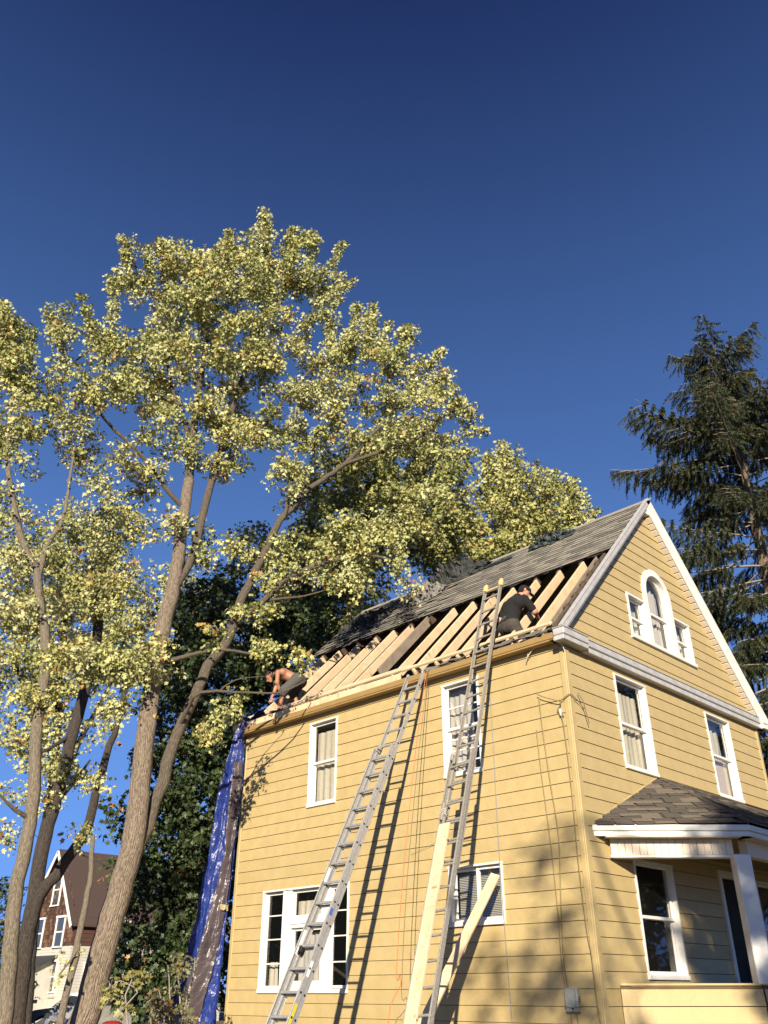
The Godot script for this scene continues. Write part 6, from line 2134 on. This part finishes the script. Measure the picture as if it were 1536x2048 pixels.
	tree("maple_tree", "green maple beyond the left edge of the picture, reflected in the eave wall windows", "", {"seed": 303, "bark": "bark_dark", "tones": green, "spacing": 1.1, "leaves": 16, "fuzz": 0.45, "size": 4, "reach": 7.0,
		"limbs": [[0.25, 0.1, -27, -1.1, 20, -27, 4, 20, -27, 9, 20, -27, 13, 20],
			[0.1, 0.03, -27, 4, 20, -24, 7, 19, -22, 9, 18],
			[0.1, 0.03, -27, 5, 20, -30, 8, 21, -32, 10, 22]],
		"crown": [[-27, 4, 20, 5.5, 4.5, 0.5], [-27, 10, 20, 5, 4, 0.5], [-22, 6, 18, 4, 4, 0.5],
			[-32, 7, 22, 4, 5, 0.5]]}, "tree")
	tree("dark_maple", "dark leafy bush at the left edge behind the pale grey trunk", "", {"seed": 109, "bark": "bark_dark", "tones": dark, "spacing": 0.8, "leaves": 16, "fuzz": 0.3, "size": 2, "reach": 5.0, "turned": 0.02,
		"limbs": [[0.1, 0.04, -33.18, -0.88, -7.39, -33.32, 0.56, -7.09, -33.49, 2.43, -6.7]],
		"crown": [[-33.57, 3.39, -6.52, 0.76, 1.36, 1], [-33.38, 1.48, -6.96, 0.95, 1.33, 1], [-32.32, 0.20, -6.87, 1.12, 0.86, 1],
			[-33.80, 4.77, -5.98, 0.66, 0.92, 0.7]]}, "bush")
	tree("maple_tree", "thinner maple behind the photographer that dapples the right end of the eave wall", "", {"seed": 304, "bark": "bark_dark", "tones": green, "spacing": 0.34, "leaves": 5, "fuzz": 0.12, "size": 1.2, "reach": 2.5, "gap_level": -0.5,
		"limbs": [[0.2, 0.1, 21, -1.1, 25, 20.6, 4, 24.6, 19.6, 8, 23.6, 18.6, 10.5, 22.6],
			[0.05, 0.015, 20, 6.8, 24, 17.6, 9, 21.4, 15.2, 10.4, 19.4, 13.6, 10.6, 18.6],
			[0.04, 0.012, 17.6, 9, 21.4, 15.6, 9.2, 19.6, 14, 8.8, 18.6, 13.2, 8.9, 18.8]],
		"crown": [[13.9, 10.5, 18.6, 0.45, 0.4, 1], [14.1, 8.7, 18.5, 0.6, 0.55, 0.8], [13.3, 9, 18.9, 0.5, 0.4, 0.7],
			[14.6, 9.6, 18.9, 0.4, 0.4, 0.8]]}, "tree")
	spruce(Vector3(-0.75, GROUND, -12.00), 19.7)


# ---------------------------------------------------------------- what shows between and behind the trees

func flat_window(h: Node3D, side: String, at: Vector3, w: float, tall: float) -> void:
	# a sash window of a distant house: casing, two panes, meeting rail; side "z" faces +z, "x" faces +x
	var b := Basis() if side == "z" else Basis(Vector3.UP, PI / 2)
	var T := Transform3D(b, at)
	var g := Geo.new()
	for s in [-1.0, 1.0]:
		g.box(T, Vector3(s * w / 2 - 0.06, -tall / 2, 0.0), Vector3(s * w / 2 + 0.06, tall / 2, 0.07), 0.006)
	g.box(T, Vector3(-w / 2 - 0.1, tall / 2, 0.0), Vector3(w / 2 + 0.1, tall / 2 + 0.12, 0.09), 0.006)
	g.box(T, Vector3(-w / 2 - 0.1, -tall / 2 - 0.08, 0.0), Vector3(w / 2 + 0.1, -tall / 2, 0.11), 0.006)
	g.box(T, Vector3(-w / 2 + 0.06, -0.04, 0.0), Vector3(w / 2 - 0.06, 0.04, 0.05), 0.004)
	var o := put("window", g, M.white, h)
	g = Geo.new()
	g.box(T, Vector3(-w / 2 + 0.06, -tall / 2, -0.02), Vector3(w / 2 - 0.06, -0.04, 0.02))
	g.box(T, Vector3(-w / 2 + 0.06, 0.04, -0.02), Vector3(w / 2 - 0.06, tall / 2, 0.02))
	var p := put("pane", g, M.old_pane, h)
	h.remove_child(p)
	p.transform = world_of(o).affine_inverse()
	p.name = "pane"
	o.add_child(p, true)


func far_things() -> void:
	var x0 := -49.9
	var x1 := -44.2
	var z0 := -26.0
	var z1 := -15.4
	var mid := (x0 + x1) / 2
	var h := thing("neighbour_house", "distant house with brown shingled gable above a white clapboard storey, seen between the trunks", "house", Vector3(mid, GROUND, (z0 + z1) / 2))
	var eave := 4.2
	var peak := 8.1
	var g := Geo.new()
	g.box(ID, Vector3(x0, GROUND, z0), Vector3(x1, 2.75, z1))
	put("lower_wall", g, M.white_siding, h)
	g = Geo.new()
	for k in 26:
		var y := GROUND + 0.15 * k
		g.box(ID, Vector3(x0 - 0.012, y, z0), Vector3(x1 + 0.02, y + 0.14, z1 + 0.02))
	stuff(put("clapboards", g, M.white_siding, h))
	g = Geo.new()
	g.box(ID, Vector3(x0 + 0.01, 2.76, z0), Vector3(x1 - 0.01, eave, z1 - 0.01))
	g.tri(Vector3(x0, eave, z1 - 0.01), Vector3(x1, eave, z1 - 0.01), Vector3(mid, peak, z1 - 0.01))
	g.tri(Vector3(x1, eave, z0), Vector3(x0, eave, z0), Vector3(mid, peak, z0))
	put("upper_wall", g, M.brown_shingle, h)
	var rows := [Geo.new(), Geo.new(), Geo.new()]
	var y := 2.78
	while y < peak - 0.2:
		var half := (x1 - x0) / 2 if y < eave else (x1 - x0) / 2 * (peak - y) / (peak - eave)
		var x := mid - half
		while x < mid + half - 0.1:
			var w := rng.randf_range(0.12, 0.24)
			rows[rng.randi() % 3].box(ID, Vector3(x, y, z1 - 0.01), Vector3(minf(x + w, mid + half), y + 0.2 + rng.randf() * 0.015, z1 + rng.randf_range(0.01, 0.06)))
			x += w + 0.02
		if y < eave:
			rows[0].box(ID, Vector3(x1 - 0.01, y, z0), Vector3(x1 + rng.randf_range(0.01, 0.03), y + 0.2, z1))
		y += 0.22
	for k in 3:
		stuff(put("wall_shingles", rows[k], [M.brown_shingle, M.brown_shingle_pale, M.brown_shingle_dark][k], h))
	g = Geo.new()
	var over := 0.3
	var dy := (peak - eave) / (x1 - mid)
	for s in [-1.0, 1.0]:
		var e: float = mid + s * (x1 - mid + over)
		var ye := eave - dy * over + 0.1
		var p := [Vector3(mid, peak + 0.1, z1 + 0.35), Vector3(mid, peak + 0.1, z0 - 0.35), Vector3(e, ye, z0 - 0.35), Vector3(e, ye, z1 + 0.35)]
		var dn := Vector3(0, -0.12, 0)
		if s > 0:
			g.quad(p[0], p[3], p[2], p[1])
			g.quad(p[1] + dn, p[2] + dn, p[3] + dn, p[0] + dn)
			g.quad(p[0] + dn, p[3] + dn, p[3], p[0])
		else:
			g.quad(p[1], p[2], p[3], p[0])
			g.quad(p[0] + dn, p[3] + dn, p[2] + dn, p[1] + dn)
			g.quad(p[3] + dn, p[0] + dn, p[0], p[3])
		g.quad(p[3] + dn, p[2] + dn, p[2], p[3])
	put("roof", g, M.brown_roof, h)
	g = Geo.new()
	for s in [-1.0, 1.0]:
		var a := Vector3(mid, peak - 0.06, z1 + 0.37)
		var b := Vector3(mid + s * (x1 - mid + over), eave - dy * over - 0.06, z1 + 0.37)
		var l := a.distance_to(b)
		var d := (b - a) / l
		g.box(Transform3D(Basis(d, Vector3.BACK.cross(d), Vector3.BACK), a), Vector3(0, -0.1, 0), Vector3(l, 0.12, 0.05), 0.01)
	put("rake_board", g, M.white, h)
	flat_window(h, "z", Vector3(mid + 0.05, 5.9, z1 + 0.02), 0.9, 1.7)
	flat_window(h, "z", Vector3(mid + 1.25, 3.55, z1 + 0.04), 1.0, 1.5)
	flat_window(h, "z", Vector3(mid - 1.35, 3.55, z1 + 0.04), 1.0, 1.5)
	flat_window(h, "z", Vector3(mid + 1.2, 1.25, z1 + 0.03), 0.85, 1.5)
	flat_window(h, "x", Vector3(x1 + 0.03, 3.45, z1 - 3.0), 0.9, 1.3)
	flat_window(h, "x", Vector3(x1 + 0.03, 1.2, z1 - 1.6), 1.2, 1.3)
	g = Geo.new()
	g.box(ID, Vector3(mid + 0.25, 0.5, z1 + 0.02), Vector3(mid + 0.68, 2.0, z1 + 0.06))
	put("boarded_pane", g, M.shade, h)
	g = Geo.new()
	g.box(ID, Vector3(mid + 0.1, 0.28, z1 + 0.0), Vector3(mid + 0.62, 0.66, z1 + 0.4), 0.02)
	put("air_conditioner", g, M.white, h)
	g = Geo.new()
	g.box(ID, Vector3(mid - 0.0, 0.2, z1 + 0.0), Vector3(mid + 1.9, 0.28, z1 + 0.12))
	put("window_shelf", g, M.shade, h)
	h = thing("lean_to", "low dark roofed addition at the left of the distant white wall", "shed", Vector3(-47.6, GROUND, -13.6))
	g = Geo.new()
	g.box(ID, Vector3(-49.4, GROUND, -15.37), Vector3(-45.9, 0.9, -12.4))
	g.tri(Vector3(-45.9, 0.9, -12.4), Vector3(-45.9, 0.9, -15.37), Vector3(-45.9, 2.2, -15.37))
	put("wall", g, M.white_siding, h)
	g = Geo.new()
	g.quad(Vector3(-49.6, 0.85, -12.2), Vector3(-45.6, 0.85, -12.2), Vector3(-45.6, 2.35, -15.36), Vector3(-49.6, 2.35, -15.36))
	g.quad(Vector3(-45.6, 0.73, -12.2), Vector3(-45.6, 2.23, -15.36), Vector3(-45.6, 2.35, -15.36), Vector3(-45.6, 0.85, -12.2))
	g.quad(Vector3(-49.6, 0.73, -12.2), Vector3(-45.6, 0.73, -12.2), Vector3(-45.6, 0.85, -12.2), Vector3(-49.6, 0.85, -12.2))
	put("roof", g, M.dark_roof, h)
	h = thing("neighbour_house", "red brown roofed house glimpsed past the right edge of the gable wall", "house", Vector3(-4, GROUND, -31))
	g = Geo.new()
	g.box(ID, Vector3(-9, GROUND, -35), Vector3(1, 6.2, -27))
	put("wall", g, M.white_siding, h)
	g = Geo.new()
	g.quad(Vector3(-9.4, 5.9, -26.6), Vector3(1.4, 5.9, -26.6), Vector3(1.4, 8.9, -31), Vector3(-9.4, 8.9, -31))
	g.quad(Vector3(1.4, 5.9, -35.4), Vector3(-9.4, 5.9, -35.4), Vector3(-9.4, 8.9, -31), Vector3(1.4, 8.9, -31))
	g.tri(Vector3(1.4, 5.9, -26.6), Vector3(1.4, 5.9, -35.4), Vector3(1.4, 8.9, -31))
	put("roof", g, M.red_roof, h)
	car("parked_car", "dark tall car parked at the far left between two tree trunks", Vector3(-35.2, GROUND, -8.4), Vector3(0.9, 0, 0.43), 1.78, M.car_dark)
	car("parked_car", "silver hooded car parked in front of the distant white wall, facing left", Vector3(-35.9, GROUND, -11.9), Vector3(-0.55, 0, 0.83), 1.55, M.car_silver)
	car("parked_car", "dark car showing just right of the leaning trunk above the concrete block", Vector3(-31.2, GROUND, -12.2), Vector3(-0.48, 0, 0.88), 1.52, M.car_dark)
	h = thing("concrete_block", "pale grey concrete block right of the leaning trunk at the bottom", "concrete block", Vector3(-19.3, GROUND, -4.05), "", Basis(Vector3.UP, 0.95))
	g = Geo.new()
	g.box(ID, Vector3(-0.75, 0.0, -0.4), Vector3(0.75, 1.22, 0.4), 0.03)
	put("block", g, M.concrete, h, false)
	h = thing("covered_object", "rounded red cover peeping in at the bottom edge right of the leaning trunk", "cover", Vector3(-10.4, GROUND, 0.9), "", Basis(Vector3.UP, 0.85))
	g = Geo.new()
	g.grid(func(u: float, v: float) -> Vector3:
		var a := TAU * u
		var b := v * PI * 0.5
		var r := pow(sin(b), 0.6) * (1.0 + 0.03 * sin(a * 7.0) * v)
		return Vector3(cos(a) * 0.34 * r, 1.1 * pow(cos(b), 0.55), sin(a) * 0.25 * r), 40, 14)
	put("cover", g, M.red_cover, h, false)
	h = thing("scrap_pile", "low heap of silver and black scrap on the grass before the silver hooded car", "scrap", Vector3(-30.5, GROUND, -8.1))
	g = Geo.new()
	for k in 14:
		var T := Transform3D(Basis.from_euler(Vector3(rng.randf_range(-0.6, 0.6), rng.randf() * TAU, rng.randf_range(-0.6, 0.6))), Vector3(rng.randf_range(-0.5, 0.5), 0.15 + rng.randf() * 0.5, rng.randf_range(-0.5, 0.5)))
		g.box(T, Vector3(-0.28, -0.1, -0.16), Vector3(0.28, 0.1, 0.16), 0.02)
	put("silver_pieces", g, M.chrome, h, false)
	g = Geo.new()
	for k in 9:
		var T := Transform3D(Basis.from_euler(Vector3(rng.randf_range(-0.6, 0.6), rng.randf() * TAU, rng.randf_range(-0.6, 0.6))), Vector3(rng.randf_range(-0.5, 0.5), 0.15 + rng.randf() * 0.6, rng.randf_range(-0.5, 0.5)))
		g.box(T, Vector3(-0.24, -0.1, -0.2), Vector3(0.24, 0.12, 0.2), 0.02)
	put("black_pieces", g, M.black, h, false)


func car(called: String, label: String, at: Vector3, fwd: Vector3, tall: float, paint: Material) -> void:
	# x forward, y up, z to the car's right; body and cabin are swept from a side profile
	var f := fwd.normalized()
	var t := thing(called, label, "car", at, "parked cars beyond the trees", Basis(f, Vector3.UP, f.cross(Vector3.UP)))
	var k := tall / 1.5
	var low := [[-2.15, 0.35], [-2.2, 0.6], [-2.12, 0.88], [-1.6, 0.95], [0.85, 0.95], [1.75, 0.84], [2.1, 0.7], [2.15, 0.45], [2.05, 0.32]]
	var top := [[-1.95, 0.94], [-1.55, 1.38], [-1.2, 1.47], [0.0, 1.5], [0.35, 1.44], [1.05, 0.95]]
	var g := Geo.new()
	for prof in [[low, 0.86, 0.9], [top, 0.80, 0.62]]:
		var pts: Array = prof[0]
		for i in pts.size() - 1:
			var a: Array = pts[i]
			var b: Array = pts[i + 1]
			var wa: float = prof[1] if a[1] < 1.0 else prof[2]
			var wb: float = prof[1] if b[1] < 1.0 else prof[2]
			g.quad(Vector3(a[0], a[1] * k, wa), Vector3(b[0], b[1] * k, wb), Vector3(b[0], b[1] * k, -wb), Vector3(a[0], a[1] * k, -wa))
		for s in [-1.0, 1.0]:
			for i in range(1, pts.size() - 1):
				var p := []
				for j in [0, i, i + 1]:
					var w: float = prof[1] if pts[j][1] < 1.0 else prof[2]
					p.append(Vector3(pts[j][0], pts[j][1] * k, w * s))
				if s > 0:
					g.tri(p[0], p[2], p[1])
				else:
					g.tri(p[0], p[1], p[2])
	put("body", g, paint, t, false)
	g = Geo.new()
	for s in [-1.0, 1.0]:
		g.quad(Vector3(-1.6, 1.0 * k, s * 0.80), Vector3(0.85, 1.0 * k, s * 0.80), Vector3(0.3, 1.38 * k, s * 0.68), Vector3(-1.4, 1.38 * k, s * 0.68))
	g.quad(Vector3(0.98, 1.02 * k, 0.72), Vector3(0.98, 1.02 * k, -0.72), Vector3(0.42, 1.42 * k, -0.56), Vector3(0.42, 1.42 * k, 0.56))
	g.quad(Vector3(-1.94, 1.0 * k, -0.72), Vector3(-1.94, 1.0 * k, 0.72), Vector3(-1.6, 1.36 * k, 0.56), Vector3(-1.6, 1.36 * k, -0.56))
	put("glass", g, M.car_glass, t, false)
	for x in [-1.35, 1.35]:
		for s in [-1.0, 1.0]:
			g = Geo.new()
			g.tube(PackedVector3Array([Vector3(x, 0.33, s * 0.66), Vector3(x, 0.33, s * 0.88)]), PackedFloat32Array([0.33, 0.33]), 18)
			var w := put("wheel", g, M.tyre, t, false)
			g = Geo.new()
			g.tube(PackedVector3Array([Vector3(x, 0.33, s * 0.87), Vector3(x, 0.33, s * 0.89)]), PackedFloat32Array([0.2, 0.18]), 14)
			put("rim", g, M.chrome, w, false)
	for s in [-1.0, 1.0]:
		g = Geo.new()
		g.box(ID, Vector3(2.03, 0.6 * k, s * 0.7 - 0.14), Vector3(2.14, 0.72 * k, s * 0.7 + 0.14), 0.02)
		put("headlight", g, M.chrome, t, false)
		g = Geo.new()
		g.box(ID, Vector3(-2.2, 0.66 * k, s * 0.72 - 0.1), Vector3(-2.12, 0.86 * k, s * 0.72 + 0.1), 0.02)
		put("tail_light", g, M.tail, t, false)
		g = Geo.new()
		g.box(ID, Vector3(0.72, 0.97 * k, s * 0.95 - 0.08), Vector3(0.86, 1.09 * k, s * 0.95 + 0.08), 0.02)
		put("mirror", g, paint, t, false)
